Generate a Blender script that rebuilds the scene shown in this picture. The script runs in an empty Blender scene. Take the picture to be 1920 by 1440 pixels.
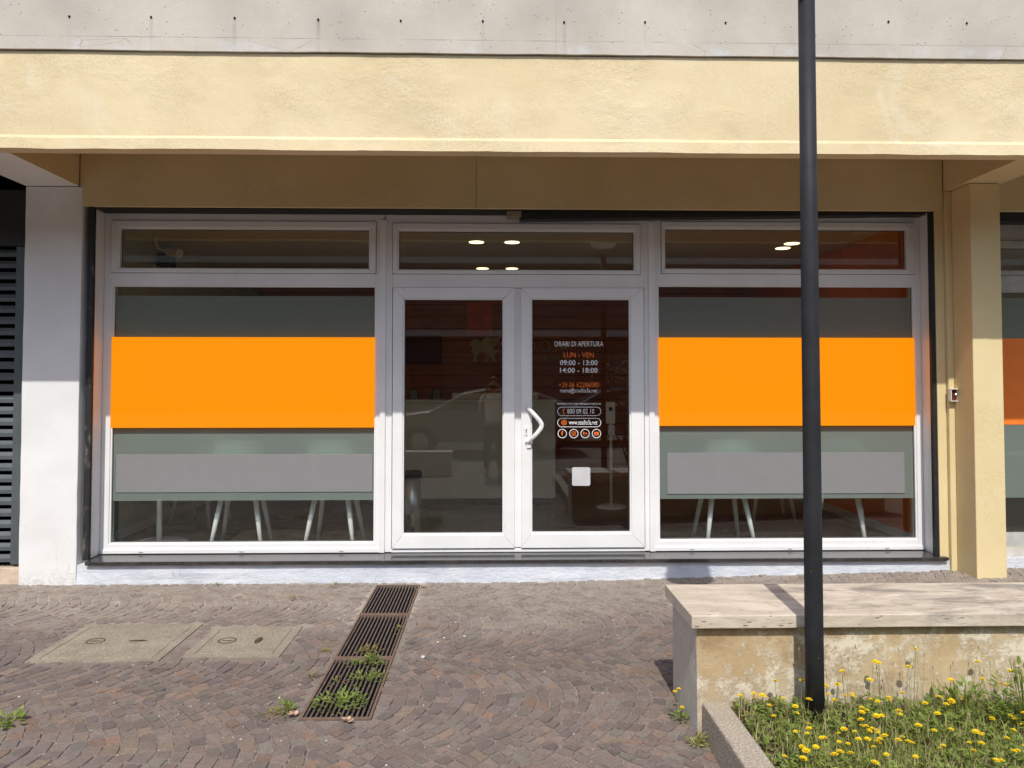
import bpy, bmesh, math, random
from mathutils import Vector, Matrix, noise
rnd = random.Random(7)
S = bpy.context.scene
COL = S.collection
R = math.radians
PI = math.pi

# ------------------------------------------------------------------ camera, sky, sun, exposure
cam_d = bpy.data.cameras.new('camera')
cam = bpy.data.objects.new('camera', cam_d)
COL.objects.link(cam)
cam.location = (0, 0, 1.5)
cam.rotation_euler = (R(90 + 1.8), 0, R(-1.39))
cam_d.sensor_width = 36
cam_d.lens = 1442 / 1920 * 36
cam_d.shift_y = -0.0236
cam_d.clip_start = 0.05
cam_d.clip_end = 500
S.camera = cam

SUN_DIR = Vector((0.065, 1.0, -1.22)).normalized()          # the way the light travels
ELEV = math.asin(-SUN_DIR.z)
w = bpy.data.worlds.new('World')
S.world = w
w.use_nodes = True
nt = w.node_tree
bg = nt.nodes['Background']
sky = nt.nodes.new('ShaderNodeTexSky')
sky.sky_type = 'NISHITA'
sky.sun_disc = False
sky.sun_elevation = ELEV
sky.sun_rotation = PI + 0.065
sky.dust_density = 1.6
nt.links.new(sky.outputs[0], bg.inputs[0])
bg.inputs[1].default_value = 0.15
sd = bpy.data.lights.new('sun', 'SUN')
sun = bpy.data.objects.new('sun', sd)
COL.objects.link(sun)
sd.energy = 3.3
sd.angle = R(0.5)
sd.color = (1.0, 0.955, 0.88)
sun.rotation_euler = SUN_DIR.to_track_quat('-Z', 'Y').to_euler()
sun.location = (0, -20, 30)
S.view_settings.view_transform = 'Standard'
S.view_settings.look = 'None'
S.view_settings.exposure = 0.17
S.view_settings.gamma = 1
S.cycles.use_denoising = True
S.cycles.transparent_max_bounces = 32
S.cycles.max_bounces = 10
S.cycles.diffuse_bounces = 5
S.cycles.glossy_bounces = 5
S.cycles.caustics_reflective = False
S.cycles.caustics_refractive = False


# ------------------------------------------------------------------ node helpers
class N:
    """a material under construction"""
    def __init__(self, name, rough=0.7, spec=0.3, metal=0.0):
        self.m = bpy.data.materials.new(name)
        self.m.use_nodes = True
        self.t = self.m.node_tree
        self.b = self.t.nodes['Principled BSDF']
        self.out = self.t.nodes['Material Output']
        self.b.inputs['Roughness'].default_value = rough
        self.b.inputs['Specular IOR Level'].default_value = spec
        self.b.inputs['Metallic'].default_value = metal
        self._tc = None

    def n(self, kind, **kw):
        x = self.t.nodes.new('ShaderNode' + kind)
        for k, v in kw.items():
            setattr(x, k, v)
        return x

    def l(self, a, b):
        self.t.links.new(a, b)

    def co(self, scale=(1, 1, 1)):
        if self._tc is None:
            self._tc = self.n('TexCoord')
        mp = self.n('Mapping')
        mp.inputs['Scale'].default_value = scale
        self.l(self._tc.outputs['Object'], mp.inputs[0])
        return mp.outputs[0]

    def noise(self, scale=5, detail=4, rough=0.55, sc=(1, 1, 1), dist=0.0):
        x = self.n('TexNoise')
        x.inputs['Scale'].default_value = scale
        x.inputs['Detail'].default_value = detail
        x.inputs['Roughness'].default_value = rough
        x.inputs['Distortion'].default_value = dist
        self.l(self.co(sc), x.inputs['Vector'])
        return x.outputs['Fac']

    def voro(self, scale=5, sc=(1, 1, 1), feature='F1'):
        x = self.n('TexVoronoi')
        x.feature = feature
        x.inputs['Scale'].default_value = scale
        self.l(self.co(sc), x.inputs['Vector'])
        return x.outputs['Distance']

    def ramp(self, fac, lo, hi, a=0.0, b=1.0, smooth=True):
        x = self.n('MapRange')
        x.interpolation_type = 'SMOOTHSTEP' if smooth else 'LINEAR'
        x.inputs['From Min'].default_value = lo
        x.inputs['From Max'].default_value = hi
        x.inputs['To Min'].default_value = a
        x.inputs['To Max'].default_value = b
        self.l(fac, x.inputs['Value'])
        return x.outputs['Result']

    def mix(self, fac, a, b, mode='MIX'):
        x = self.n('Mix', data_type='RGBA', blend_type=mode)
        for sock, v in ((x.inputs['Factor'], fac), (x.inputs['A'], a), (x.inputs['B'], b)):
            if isinstance(v, (int, float)):
                sock.default_value = v
            elif isinstance(v, tuple):
                sock.default_value = (*v, 1) if len(v) == 3 else v
            else:
                self.l(v, sock)
        return x.outputs['Result']

    def math(self, op, a, b=0.0):
        x = self.n('Math', operation=op)
        for i, v in enumerate((a, b)):
            if isinstance(v, (int, float)):
                x.inputs[i].default_value = v
            else:
                self.l(v, x.inputs[i])
        return x.outputs[0]

    def xyz(self):
        x = self.n('SeparateXYZ')
        self.l(self.co(), x.inputs[0])
        return x.outputs

    def color(self, c):
        if isinstance(c, tuple):
            self.b.inputs['Base Color'].default_value = (*c, 1)
        else:
            self.l(c, self.b.inputs['Base Color'])
        return self

    def bump(self, h, dist=0.003, strength=0.6):
        x = self.n('Bump')
        x.inputs['Distance'].default_value = dist
        x.inputs['Strength'].default_value = strength
        self.l(h, x.inputs['Height'])
        self.l(x.outputs[0], self.b.inputs['Normal'])
        return self


def plain(name, c, rough=0.6, spec=0.3, metal=0.0, var=0.12, scale=9, bump=0.0):
    a = N(name, rough, spec, metal)
    k = a.noise(scale, 5, 0.6)
    lo = tuple(v * (1 - var) for v in c)
    hi = tuple(min(1, v * (1 + var)) for v in c)
    a.color(a.mix(a.ramp(k, 0.3, 0.7), lo, hi))
    if bump:
        a.bump(a.noise(scale * 12, 4), bump)
    return a.m


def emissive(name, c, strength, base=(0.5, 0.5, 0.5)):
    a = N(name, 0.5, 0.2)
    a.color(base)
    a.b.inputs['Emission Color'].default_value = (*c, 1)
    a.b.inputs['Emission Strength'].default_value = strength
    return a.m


# ------------------------------------------------------------------ materials
M = {}


def mk_materials():
    # cast concrete with pores, rain streaks and a shutter joint
    a = N('concrete', 0.85, 0.2)
    base = a.mix(a.ramp(a.noise(1.3, 6, 0.6), 0.3, 0.7), (0.45, 0.41, 0.35), (0.60, 0.55, 0.475))
    base = a.mix(a.ramp(a.noise(14, 6, 0.7), 0.35, 0.75, 0, 0.35), base, (0.47, 0.44, 0.40))
    st = a.ramp(a.noise(3.2, 5, 0.6, (2.6, 1, 0.25)), 0.60, 0.78, 0, 0.45)
    base = a.mix(st, base, (0.36, 0.345, 0.33))
    pores = a.ramp(a.voro(30, (1, 1, 1)), 0.07, 0.17, 0.6, 0)
    pm = a.math('MULTIPLY', pores, a.ramp(a.noise(9, 3), 0.46, 0.60))
    base = a.mix(pm, base, (0.15, 0.14, 0.13))
    z = a.xyz()
    ln = a.math('ABSOLUTE', a.math('SUBTRACT', z[2], 3.632))
    wob = a.ramp(a.noise(4, 4), 0.35, 0.6)
    jl = a.math('MULTIPLY', a.ramp(ln, 0.001, 0.004, 0.75, 0), wob)
    base = a.mix(jl, base, (0.28, 0.26, 0.24))
    ln2 = a.math('ABSOLUTE', a.math('SUBTRACT', z[0], 0.39))
    base = a.mix(a.ramp(ln2, 0.001, 0.004, 0.4, 0), base, (0.3, 0.28, 0.26))
    for hx, s in ((-2.104, .5), (-1.595, .6), (-1.083, .95), (-0.067, .45), (0.439, .8), (0.945, .3), (-2.6, .2)):   # rust and rain runs under the tie holes
        dx = a.math('ABSOLUTE', a.math('SUBTRACT', z[0], hx))
        dx = a.math('ADD', dx, a.math('MULTIPLY', a.math('SUBTRACT', a.noise(14, 2), 0.5), 0.012))
        run = a.math('MULTIPLY', a.math('MULTIPLY', a.ramp(dx, 0.002, 0.02, s * 0.55, 0), a.ramp(a.noise(6, 4, 0.6, (3, 1, 1)), 0.32, 0.6, 0.15, 1)), a.math('MULTIPLY', a.ramp(z[2], 3.758, 3.74), a.ramp(z[2], 3.56, 3.72, 0.35, 1)))
        base = a.mix(run, base, (0.27, 0.25, 0.245))
    low = a.math('MULTIPLY', a.ramp(z[2], 3.63, 3.58, 0, 0.6), a.ramp(a.noise(6, 6, 0.7), 0.48, 0.7))
    base = a.mix(low, base, (0.60, 0.61, 0.64))
    cr = a.math('MULTIPLY', a.ramp(a.voro(3.3, (1, 1, 1.6), 'DISTANCE_TO_EDGE'), 0.0, 0.012, 0.45, 0),
                a.math('MULTIPLY', a.ramp(z[2], 3.64, 3.62), a.ramp(a.noise(2.2, 2), 0.52, 0.6)))
    base = a.mix(cr, base, (0.22, 0.2, 0.19))
    a.color(base)
    a.bump(a.math('ADD', a.noise(70, 4), a.math('MULTIPLY', pm, -3.0)), 0.002, 0.6)
    M['concrete'] = a.m

    # trowelled cream yellow render
    def render_mat(name, lo, hi, patch, rough_bump):
        a = N(name, 0.8, 0.25)
        c = a.mix(a.ramp(a.noise(1.1, 5, 0.6), 0.3, 0.7), lo, hi)
        c = a.mix(a.ramp(a.noise(2.4, 5, 0.65, dist=1.2), 0.52, 0.72, 0, 0.6), c, patch)
        c = a.mix(a.math('MULTIPLY', a.ramp(a.noise(75, 5, 0.75), 0.40, 0.75, 0, 0.55), a.ramp(a.noise(1.9, 4, 0.6), 0.38, 0.66)), c, tuple(v * 0.66 for v in lo))
        drip = a.ramp(a.noise(7, 5, 0.65, (2.2, 2.2, 0.16)), 0.60, 0.80, 0, 0.10)
        c = a.mix(drip, c, tuple(v * 0.55 for v in lo))
        sp = a.math('MULTIPLY', a.ramp(a.voro(34), 0.04, 0.09, 0.6, 0), a.ramp(a.noise(5, 2), 0.56, 0.62))
        c = a.mix(sp, c, (0.3, 0.24, 0.14))
        a.color(c)
        soft = a.ramp(a.noise(1.6, 3, 0.5), 0.4, 0.62, 0.25, 1.0)
        h = a.math('ADD', a.math('MULTIPLY', a.noise(5, 5, 0.6, (1, 1, 1.5), 0.4), 1.5), a.math('MULTIPLY', a.noise(38, 5, 0.72), 0.75))
        h = a.math('ADD', h, a.math('MULTIPLY', a.noise(120, 4, 0.75), 0.5))
        h = a.math('MULTIPLY', h, soft)
        a.bump(h, rough_bump, 0.75)
        return a.m
    M['yellow_rough'] = render_mat('yellow_render_rough', (0.69, 0.565, 0.345), (0.77, 0.65, 0.415), (0.75, 0.675, 0.49), 0.008)
    M['yellow'] = render_mat('yellow_render', (0.71, 0.58, 0.315), (0.755, 0.63, 0.37), (0.74, 0.64, 0.40), 0.002)

    M['raw_soffit'] = plain('ochre_soffit_paint', (0.36, 0.25, 0.10), 0.9, 0.1)

    # white painted pillar, scuffed near the ground
    a = N('white_wall_paint', 0.75, 0.25)
    c = a.mix(a.ramp(a.noise(2.5, 5), 0.3, 0.7), (0.74, 0.735, 0.72), (0.80, 0.80, 0.79))
    z = a.xyz()
    low = a.ramp(z[2], 0.9, 0.1)
    spl = a.math('MULTIPLY', a.ramp(z[2], 0.14, 0.01), a.ramp(a.noise(26, 6, 0.75), 0.42, 0.62, 0, 0.6))
    c = a.mix(spl, c, (0.50, 0.47, 0.44))
    sc = a.math('MULTIPLY', a.ramp(a.noise(7, 5, 0.65, (1.6, 1, 0.6), 0.8), 0.60, 0.74, 0, 0.55), low)
    c = a.mix(sc, c, (0.42, 0.42, 0.42))
    crk = a.math('MULTIPLY', a.ramp(a.voro(6, (1, 1, 1.4), 'DISTANCE_TO_EDGE'), 0.0, 0.02, 0.5, 0),
                 a.math('MULTIPLY', a.ramp(z[2], 0.24, 0.1), a.ramp(a.noise(5, 2), 0.5, 0.58)))
    c = a.mix(crk, c, (0.2, 0.19, 0.18))
    a.color(c)
    a.bump(a.math('ADD', a.noise(9, 5), a.math('MULTIPLY', a.noise(90, 3), 0.25)), 0.004, 0.5)
    M['white_wall'] = a.m

    # pale blue grey plinth paint, peeling
    a = N('blue_grey_plinth_paint', 0.7, 0.3)
    c = a.mix(a.ramp(a.noise(4, 5), 0.3, 0.7), (0.56, 0.60, 0.67), (0.70, 0.73, 0.78))
    c = a.mix(a.ramp(a.noise(9, 6, 0.7, (0.5, 1, 1.8), 1.0), 0.6, 0.68, 0, 0.8), c, (0.74, 0.73, 0.71))
    crk = a.math('MULTIPLY', a.ramp(a.voro(7, (0.5, 1, 2.2), 'DISTANCE_TO_EDGE'), 0.0, 0.018, 0.4, 0), a.ramp(a.noise(3, 2), 0.52, 0.62))
    c = a.mix(crk, c, (0.3, 0.3, 0.31))
    z = a.xyz()
    c = a.mix(a.math('MULTIPLY', a.ramp(z[2], 0.05, 0.0, 0, 0.8), a.ramp(a.noise(22, 6, 0.75, (0.4, 1, 1)), 0.45, 0.7)), c, (0.42, 0.40, 0.38))
    a.color(c)
    a.bump(a.noise(16, 7, 0.72, (0.6, 1, 1.4)), 0.016, 0.8)
    M['plinth'] = a.m

    # white plastic window profile
    a = N('white_frame', 0.35, 0.45)
    c = a.mix(a.ramp(a.noise(3, 5), 0.3, 0.75), (0.80, 0.80, 0.795), (0.86, 0.86, 0.86))
    c = a.mix(a.ramp(a.noise(20, 5, 0.7, (1, 1, 0.35)), 0.58, 0.8, 0, 0.5), c, (0.52, 0.50, 0.47))
    a.color(c)
    M['frame'] = a.m
    M['frame_grey'] = plain('grey_frame', (0.42, 0.43, 0.40), 0.4, 0.4)
    M['gasket'] = plain('black_rubber', (0.02, 0.02, 0.02), 0.6)
    M['black_metal'] = plain('black_metal', (0.018, 0.018, 0.02), 0.55, 0.4, 0.0, 0.3, 20, 0.001)
    a = N('weathered_black_strip', 0.6, 0.4)
    c = a.mix(a.ramp(a.noise(16, 5, 0.7, (1, 1, 0.4)), 0.55, 0.72), (0.02, 0.02, 0.022), (0.16, 0.14, 0.12))
    a.color(c)
    M['strip'] = a.m

    # black polished stone sill
    a = N('black_marble', 0.16, 0.6)
    c = a.mix(a.ramp(a.noise(60, 4), 0.4, 0.75), (0.022, 0.021, 0.021), (0.06, 0.057, 0.055))
    c = a.mix(a.ramp(a.noise(5, 5, 0.65), 0.45, 0.8, 0, 0.3), c, (0.16, 0.14, 0.13))
    a.color(c)
    M['sill'] = a.m

    # louvred shutter
    M['shutter'] = plain('dark_grey_steel', (0.085, 0.10, 0.104), 0.45, 0.5, 0.0, 0.12, 6)
    M['shutter_dark'] = plain('dark_steel_box', (0.03, 0.033, 0.035), 0.5, 0.4)
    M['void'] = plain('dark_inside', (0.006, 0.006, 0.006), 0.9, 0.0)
    M['stone_block'] = plain('pale_stone_block', (0.60, 0.48, 0.36), 0.6, 0.3, 0, 0.14, 12, 0.001)

    # glass
    def glass(name, tint, f0):
        a = N(name)
        tr = a.n('BsdfTransparent')
        tr.inputs[0].default_value = (*tint, 1)
        gl = a.n('BsdfGlossy')
        gl.inputs['Roughness'].default_value = 0.0
        gl.inputs['Color'].default_value = (0.95, 1.0, 0.97, 1)
        lw = a.n('LayerWeight')
        lw.inputs[0].default_value = 0.5
        f = a.math('ADD', a.math('MULTIPLY', a.math('POWER', lw.outputs['Facing'], 5.0), 0.9), f0)
        mx = a.n('MixShader')
        a.l(f, mx.inputs[0])
        a.l(tr.outputs[0], mx.inputs[1])
        a.l(gl.outputs[0], mx.inputs[2])
        a.l(mx.outputs[0], a.out.inputs[0])
        return a.m
    M['glass'] = glass('window_glass', (0.95, 0.965, 0.95), 0.066)

    # frosted privacy film
    a = N('frosted_film')
    tr = a.n('BsdfTransparent'); tr.inputs[0].default_value = (0.86, 0.92, 0.89, 1)
    rf = a.n('BsdfTranslucent'); rf.inputs['Color'].default_value = (0.70, 0.78, 0.74, 1)
    df = a.n('BsdfDiffuse'); df.inputs[0].default_value = (0.49, 0.56, 0.52, 1)
    m1 = a.n('MixShader'); m1.inputs[0].default_value = 0.32
    a.l(tr.outputs[0], m1.inputs[1]); a.l(rf.outputs[0], m1.inputs[2])
    m2 = a.n('MixShader'); m2.inputs[0].default_value = 0.20
    a.l(m1.outputs[0], m2.inputs[1]); a.l(df.outputs[0], m2.inputs[2])
    a.l(m2.outputs[0], a.out.inputs[0])
    M['frost'] = a.m

    M['orange_panel'] = emissive('orange_panel_added_glow', (1.0, 0.285, 0.0), 0.93, (0.05, 0.012, 0.0))  # no lamp behind: emission added to keep the orange bright under the overhang
    M['orange_film'] = plain('orange_vinyl_film', (0.88, 0.22, 0.03), 0.4, 0.4, 0, 0.04)
    M['grey_panel'] = plain('grey_plate', (0.235, 0.235, 0.238), 0.7, 0.2, 0, 0.02)
    M['vinyl_white'] = plain('white_vinyl_letters', (0.85, 0.85, 0.86), 0.5, 0.3, 0, 0.02)
    M['vinyl_orange'] = plain('orange_vinyl_letters', (0.80, 0.17, 0.03), 0.5, 0.3, 0, 0.02)
    M['sticker'] = plain('sticker_paper', (0.58, 0.57, 0.58), 0.5, 0.3, 0, 0.05)
    M['white_plastic'] = plain('white_plastic', (0.80, 0.81, 0.79), 0.35, 0.45, 0, 0.03)
    M['handle'] = plain('white_enamel', (0.82, 0.82, 0.82), 0.25, 0.5, 0, 0.02)
    M['steel'] = plain('brushed_steel', (0.45, 0.45, 0.44), 0.35, 0.5, 0.9, 0.1, 30)
    M['red_plastic'] = plain('dark_red_plastic', (0.12, 0.025, 0.02), 0.4, 0.4)

    # paving setts: colour per stone, dust and grit over it
    a = N('porphyry_setts', 0.72, 0.3)
    at = a.n('Attribute'); at.attribute_name = 'stone'
    c = a.mix(a.ramp(a.noise(55, 5, 0.7), 0.3, 0.75, 0, 0.6), at.outputs['Color'], (0.10, 0.085, 0.08))
    c = a.mix(a.ramp(a.noise(140, 3, 0.7), 0.56, 0.75, 0, 0.55), c, (0.42, 0.36, 0.33))
    c = a.mix(a.ramp(a.noise(300, 2, 0.5), 0.67, 0.72, 0, 0.6), c, (0.55, 0.50, 0.46))
    z = a.xyz()
    near = a.ramp(a.math('ADD', z[1], a.math('MULTIPLY', a.noise(1.6, 4), 1.4)), 4.9, 6.3, 0.08, 0.78)
    dust = a.math('MULTIPLY', near, a.ramp(a.noise(8, 6, 0.7), 0.30, 0.62, 0.35, 1))
    c = a.mix(dust, c, (0.36, 0.315, 0.27))
    c = a.mix(a.ramp(a.noise(2.0, 5, 0.65), 0.52, 0.75, 0, 0.22), c, (0.30, 0.255, 0.225))
    a.color(c)
    a.bump(a.math('ADD', a.noise(40, 5, 0.7), a.math('MULTIPLY', a.noise(12, 3), 1.4)), 0.004, 0.7)
    M['setts'] = a.m
    a = N('joint_sand', 0.95, 0.1)
    z = a.xyz()
    pale = a.ramp(a.math('ADD', z[1], a.math('MULTIPLY', a.noise(1.6, 4), 1.4)), 4.9, 6.2, 0.12, 1.0)
    pale = a.math('MULTIPLY', pale, a.ramp(a.noise(2.3, 5, 0.65), 0.3, 0.6, 0.55, 1))
    c = a.mix(a.ramp(a.noise(90, 5, 0.8), 0.3, 0.7), (0.11, 0.09, 0.077), (0.25, 0.21, 0.18))
    c = a.mix(a.ramp(a.noise(170, 2, 0.6), 0.59, 0.66, 0, 0.7), c, (0.52, 0.47, 0.42))
    c = a.mix(pale, c, (0.40, 0.355, 0.305))
    a.color(c)
    a.bump(a.noise(180, 3), 0.003)
    M['sand'] = a.m
    a = N('asphalt', 0.9, 0.2)
    a.color(a.mix(a.ramp(a.noise(120, 4), 0.3, 0.7), (0.045, 0.045, 0.045), (0.085, 0.082, 0.08)))
    M['asphalt'] = a.m

    # concrete manhole lid
    a = N('worn_concrete_lid', 0.9, 0.15)
    c = a.mix(a.ramp(a.noise(5, 6, 0.65), 0.3, 0.7), (0.255, 0.222, 0.17), (0.35, 0.31, 0.24))
    c = a.mix(a.ramp(a.noise(70, 5, 0.8), 0.40, 0.50, 0.7, 0), c, (0.16, 0.135, 0.105))
    c = a.mix(a.ramp(a.noise(85, 4, 0.75), 0.53, 0.66, 0, 0.75), c, (0.50, 0.44, 0.345))
    c = a.mix(a.ramp(a.noise(3, 5, 0.65), 0.52, 0.74, 0, 0.35), c, (0.24, 0.205, 0.165))
    a.color(c)
    a.bump(a.noise(150, 4), 0.004)
    M['lid'] = a.m

    # rusty iron
    a = N('rusty_iron', 0.65, 0.3, 0.25)
    c = a.mix(a.ramp(a.noise(35, 6, 0.7), 0.35, 0.7), (0.10, 0.085, 0.078), (0.20, 0.15, 0.125))
    c = a.mix(a.ramp(a.noise(120, 3), 0.6, 0.75, 0, 0.5), c, (0.30, 0.26, 0.23))
    a.color(c)
    a.bump(a.noise(90, 4), 0.001)
    M['rust'] = a.m
    a = N('iron_rim', 0.7, 0.25, 0.1)
    c = a.mix(a.ramp(a.noise(25, 6, 0.7), 0.35, 0.7), (0.15, 0.11, 0.09), (0.25, 0.145, 0.10))
    a.color(c)
    M['rust_rim'] = a.m

    # travertine slab
    a = N('travertine', 0.6, 0.3)
    c = a.mix(a.ramp(a.noise(6, 6, 0.6, (0.75, 2.0, 3), 0.8), 0.3, 0.7), (0.50, 0.425, 0.335), (0.68, 0.60, 0.495))
    c = a.mix(a.ramp(a.noise(17, 6, 0.75, (0.6, 1.8, 3), 0.6), 0.54, 0.70, 0, 0.7), c, (0.40, 0.325, 0.255))
    z = a.xyz()
    dark = a.math('MULTIPLY', a.ramp(a.noise(3.8, 7, 0.74, (0.7, 2.2, 2), 0.5), 0.44, 0.66), a.ramp(a.math('ADD', z[0], a.math('MULTIPLY', a.noise(2, 2), 0.5)), 1.35, 1.8, 0.05, 0.9))
    c = a.mix(dark, c, (0.24, 0.215, 0.19))
    pit = a.math('MULTIPLY', a.ramp(a.voro(34, (0.5, 1.4, 2.0)), 0.10, 0.22, 0.8, 0), a.ramp(a.noise(9, 4), 0.46, 0.60))
    c = a.mix(pit, c, (0.2, 0.16, 0.12))
    a.color(c)
    a.bump(a.math('ADD', a.noise(40, 5, 0.7, (0.4, 1.5, 2)), a.math('MULTIPLY', pit, -2.5)), 0.003)
    M['travertine'] = a.m

    # flaking ochre plaster on the bench base
    a = N('flaking_plaster', 0.85, 0.2)
    c = a.mix(a.ramp(a.noise(2.2, 5, 0.6), 0.35, 0.65), (0.43, 0.305, 0.165), (0.60, 0.475, 0.295))
    fl = a.ramp(a.math('ADD', a.math('MULTIPLY', a.noise(7, 10, 0.82, dist=0.15), 0.75), a.math('MULTIPLY', a.noise(1.7, 3), 0.25)), 0.475, 0.56)
    c = a.mix(a.math('MULTIPLY', fl, 0.9), c, (0.74, 0.67, 0.53))
    fl2 = a.math('MULTIPLY', a.ramp(a.noise(15, 8, 0.75, dist=0.3), 0.52, 0.62, 0, 0.8), a.ramp(a.noise(2.6, 3), 0.4, 0.6))
    c = a.mix(fl2, c, (0.76, 0.70, 0.57))
    c = a.mix(a.ramp(a.noise(3.1, 7, 0.72, (1, 1, 1.5)), 0.50, 0.64, 0, 0.75), c, (0.37, 0.25, 0.13))
    z = a.xyz()
    c = a.mix(a.ramp(z[2], 0.26, 0.10, 0, 0.55), c, (0.50, 0.43, 0.33))
    c = a.mix(a.math('MULTIPLY', a.ramp(a.noise(7, 7, 0.75), 0.6, 0.66), a.ramp(z[0], 1.8, 2.3, 0.15, 0.8)), c, (0.30, 0.28, 0.24))
    c = a.mix(a.ramp(a.noise(70, 4), 0.6, 0.8, 0, 0.4), c, (0.3, 0.23, 0.14))
    lf = a.math('MULTIPLY', a.ramp(z[0], 0.872, 0.866), 0.75)  # pale end face, whitened further to stand in for grazing sunlight
    c = a.mix(lf, c, (0.76, 0.745, 0.71))
    c = a.mix(a.math('MULTIPLY', a.math('MULTIPLY', lf, a.ramp(a.noise(9, 6, 0.7, (1, 1, .6)), 0.6, 0.66)), a.ramp(z[2], 0.2, 0.1)), c, (0.16, 0.15, 0.14))
    a.color(c)
    a.bump(a.math('ADD', a.math('MULTIPLY', fl, 0.8), a.noise(45, 5, 0.7)), 0.004)
    M['flaking'] = a.m

    # exposed aggregate kerb
    a = N('aggregate_kerb', 0.9, 0.15)
    c = a.mix(a.ramp(a.voro(95), 0.1, 0.5), (0.60, 0.53, 0.44), (0.37, 0.315, 0.25))
    c = a.mix(a.ramp(a.noise(5, 5), 0.45, 0.8, 0, 0.5), c, (0.34, 0.29, 0.23))
    a.color(c)
    a.bump(a.voro(95), 0.006)
    M['kerb'] = a.m

    M['soil'] = plain('dry_soil', (0.10, 0.075, 0.05), 0.95, 0.1, 0, 0.4, 25, 0.01)
    a = N('dark_lamp_paint', 0.62, 0.25)
    c = a.mix(a.ramp(a.noise(8, 5), 0.3, 0.7), (0.020, 0.021, 0.024), (0.030, 0.031, 0.035))
    c = a.mix(a.math('MULTIPLY', a.ramp(a.voro(30, (1, 1, 1)), 0.03, 0.07, 0.8, 0), a.ramp(a.noise(6, 2), 0.58, 0.64)), c, (0.40, 0.39, 0.37))
    a.color(c)
    M['lamp_paint'] = a.m
    M['opal'] = plain('opal_glass', (0.82, 0.82, 0.80), 0.3, 0.5, 0, 0.02)
    M['copper'] = plain('reddish_collar', (0.22, 0.09, 0.06), 0.5, 0.4)

    # plants
    def leafy(name, lo, hi, tr=0.35, attr=True):
        a = N(name, 0.55, 0.3)
        at = a.n('Attribute'); at.attribute_name = 'tone'
        c = a.mix(at.outputs['Fac'], lo, hi)
        a.color(c)
        tl = a.n('BsdfTranslucent')
        a.l(c, tl.inputs[0])
        mx = a.n('MixShader'); mx.inputs[0].default_value = tr
        a.l(a.b.outputs[0], mx.inputs[1]); a.l(tl.outputs[0], mx.inputs[2])
        a.l(mx.outputs[0], a.out.inputs[0])
        return a.m
    M['grass'] = leafy('grass_blades', (0.20, 0.25, 0.05), (0.60, 0.60, 0.22), 0.5)
    M['straw'] = leafy('dry_grass', (0.32, 0.26, 0.14), (0.55, 0.47, 0.29), 0.2)
    M['leaf'] = leafy('green_leaves', (0.15, 0.23, 0.04), (0.36, 0.44, 0.11), 0.45)
    M['leaf_dry'] = leafy('yellowing_leaves', (0.20, 0.19, 0.05), (0.34, 0.26, 0.09))
    M['leaf_dark'] = leafy('dark_shrub_leaves', (0.02, 0.045, 0.012), (0.06, 0.10, 0.03), 0.2)
    M['petal'] = leafy('yellow_petals', (0.85, 0.58, 0.01), (0.93, 0.76, 0.03), 0.25)
    M['red_petal'] = leafy('red_petals', (0.45, 0.04, 0.05), (0.6, 0.09, 0.09), 0.25)
    M['bark'] = plain('bark', (0.11, 0.08, 0.06), 0.9, 0.1, 0, 0.3, 20, 0.004)
    M['dead_leaf'] = plain('dry_leaf', (0.46, 0.30, 0.20), 0.7, 0.2, 0, 0.3, 40)
    M['pebble'] = plain('white_pebble', (0.55, 0.51, 0.47), 0.7, 0.2, 0, 0.15, 40)

    # inside the shop
    a = N('dark_floor_tiles', 0.3, 0.45)
    br = a.n('TexBrick')
    br.inputs['Scale'].default_value = 2.2
    br.inputs['Color1'].default_value = (0.13, 0.115, 0.10, 1)
    br.inputs['Color2'].default_value = (0.17, 0.15, 0.13, 1)
    br.inputs['Mortar'].default_value = (0.06, 0.055, 0.05, 1)
    br.inputs['Mortar Size'].default_value = 0.012
    a.l(a.co(), br.inputs['Vector'])
    a.color(br.outputs['Color'])
    M['floor'] = a.m
    M['ceil'] = plain('ceiling_paint', (0.70, 0.66, 0.57), 0.8, 0.2, 0, 0.03)
    M['mural'] = plain('pale_green_wall', (0.50, 0.55, 0.46), 0.8, 0.2, 0, 0.06)
    M['ink'] = plain('black_mural_ink', (0.03, 0.03, 0.03), 0.8)
    M['orange_wall'] = plain('orange_wall', (0.82, 0.20, 0.035), 0.7, 0.2, 0, 0.05)
    a = N('brown_boards', 0.55, 0.3)
    z = a.xyz()
    fr = a.math('FRACT', a.math('MULTIPLY', z[2], 6.2))
    c = a.mix(a.ramp(a.noise(3, 4, 0.6, (1, 1, 6)), 0.3, 0.7), (0.42, 0.135, 0.055), (0.54, 0.19, 0.08))
    c = a.mix(a.ramp(a.math('ABSOLUTE', a.math('SUBTRACT', fr, 0.5)), 0.46, 0.49), c, (0.06, 0.02, 0.01))
    a.color(c)
    M['boards'] = a.m
    M['red_board'] = plain('dark_red_board', (0.12, 0.012, 0.008), 0.6)
    M['orange_board'] = plain('orange_board', (0.80, 0.15, 0.02), 0.6)
    M['counter'] = plain('pale_counter', (0.66, 0.68, 0.58), 0.45, 0.4, 0, 0.03)
    M['sign_white'] = plain('sign_letters', (0.62, 0.60, 0.52), 0.6)
    M['lamp_on'] = emissive('lit_downlight', (1.0, 0.80, 0.42), 3.0)

    # across the street
    M['opp_wall'] = plain('grey_brown_render', (0.16, 0.13, 0.105), 0.85, 0.2, 0, 0.1, 2)
    M['opp_slab'] = plain('pale_balcony_slab', (0.55, 0.52, 0.47), 0.8, 0.2)
    M['opp_glass'] = plain('dark_window', (0.03, 0.033, 0.036), 0.15, 0.5)
    M['car_silver'] = plain('silver_car_paint', (0.15, 0.155, 0.15), 0.28, 0.6, 0.5, 0.03)
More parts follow.
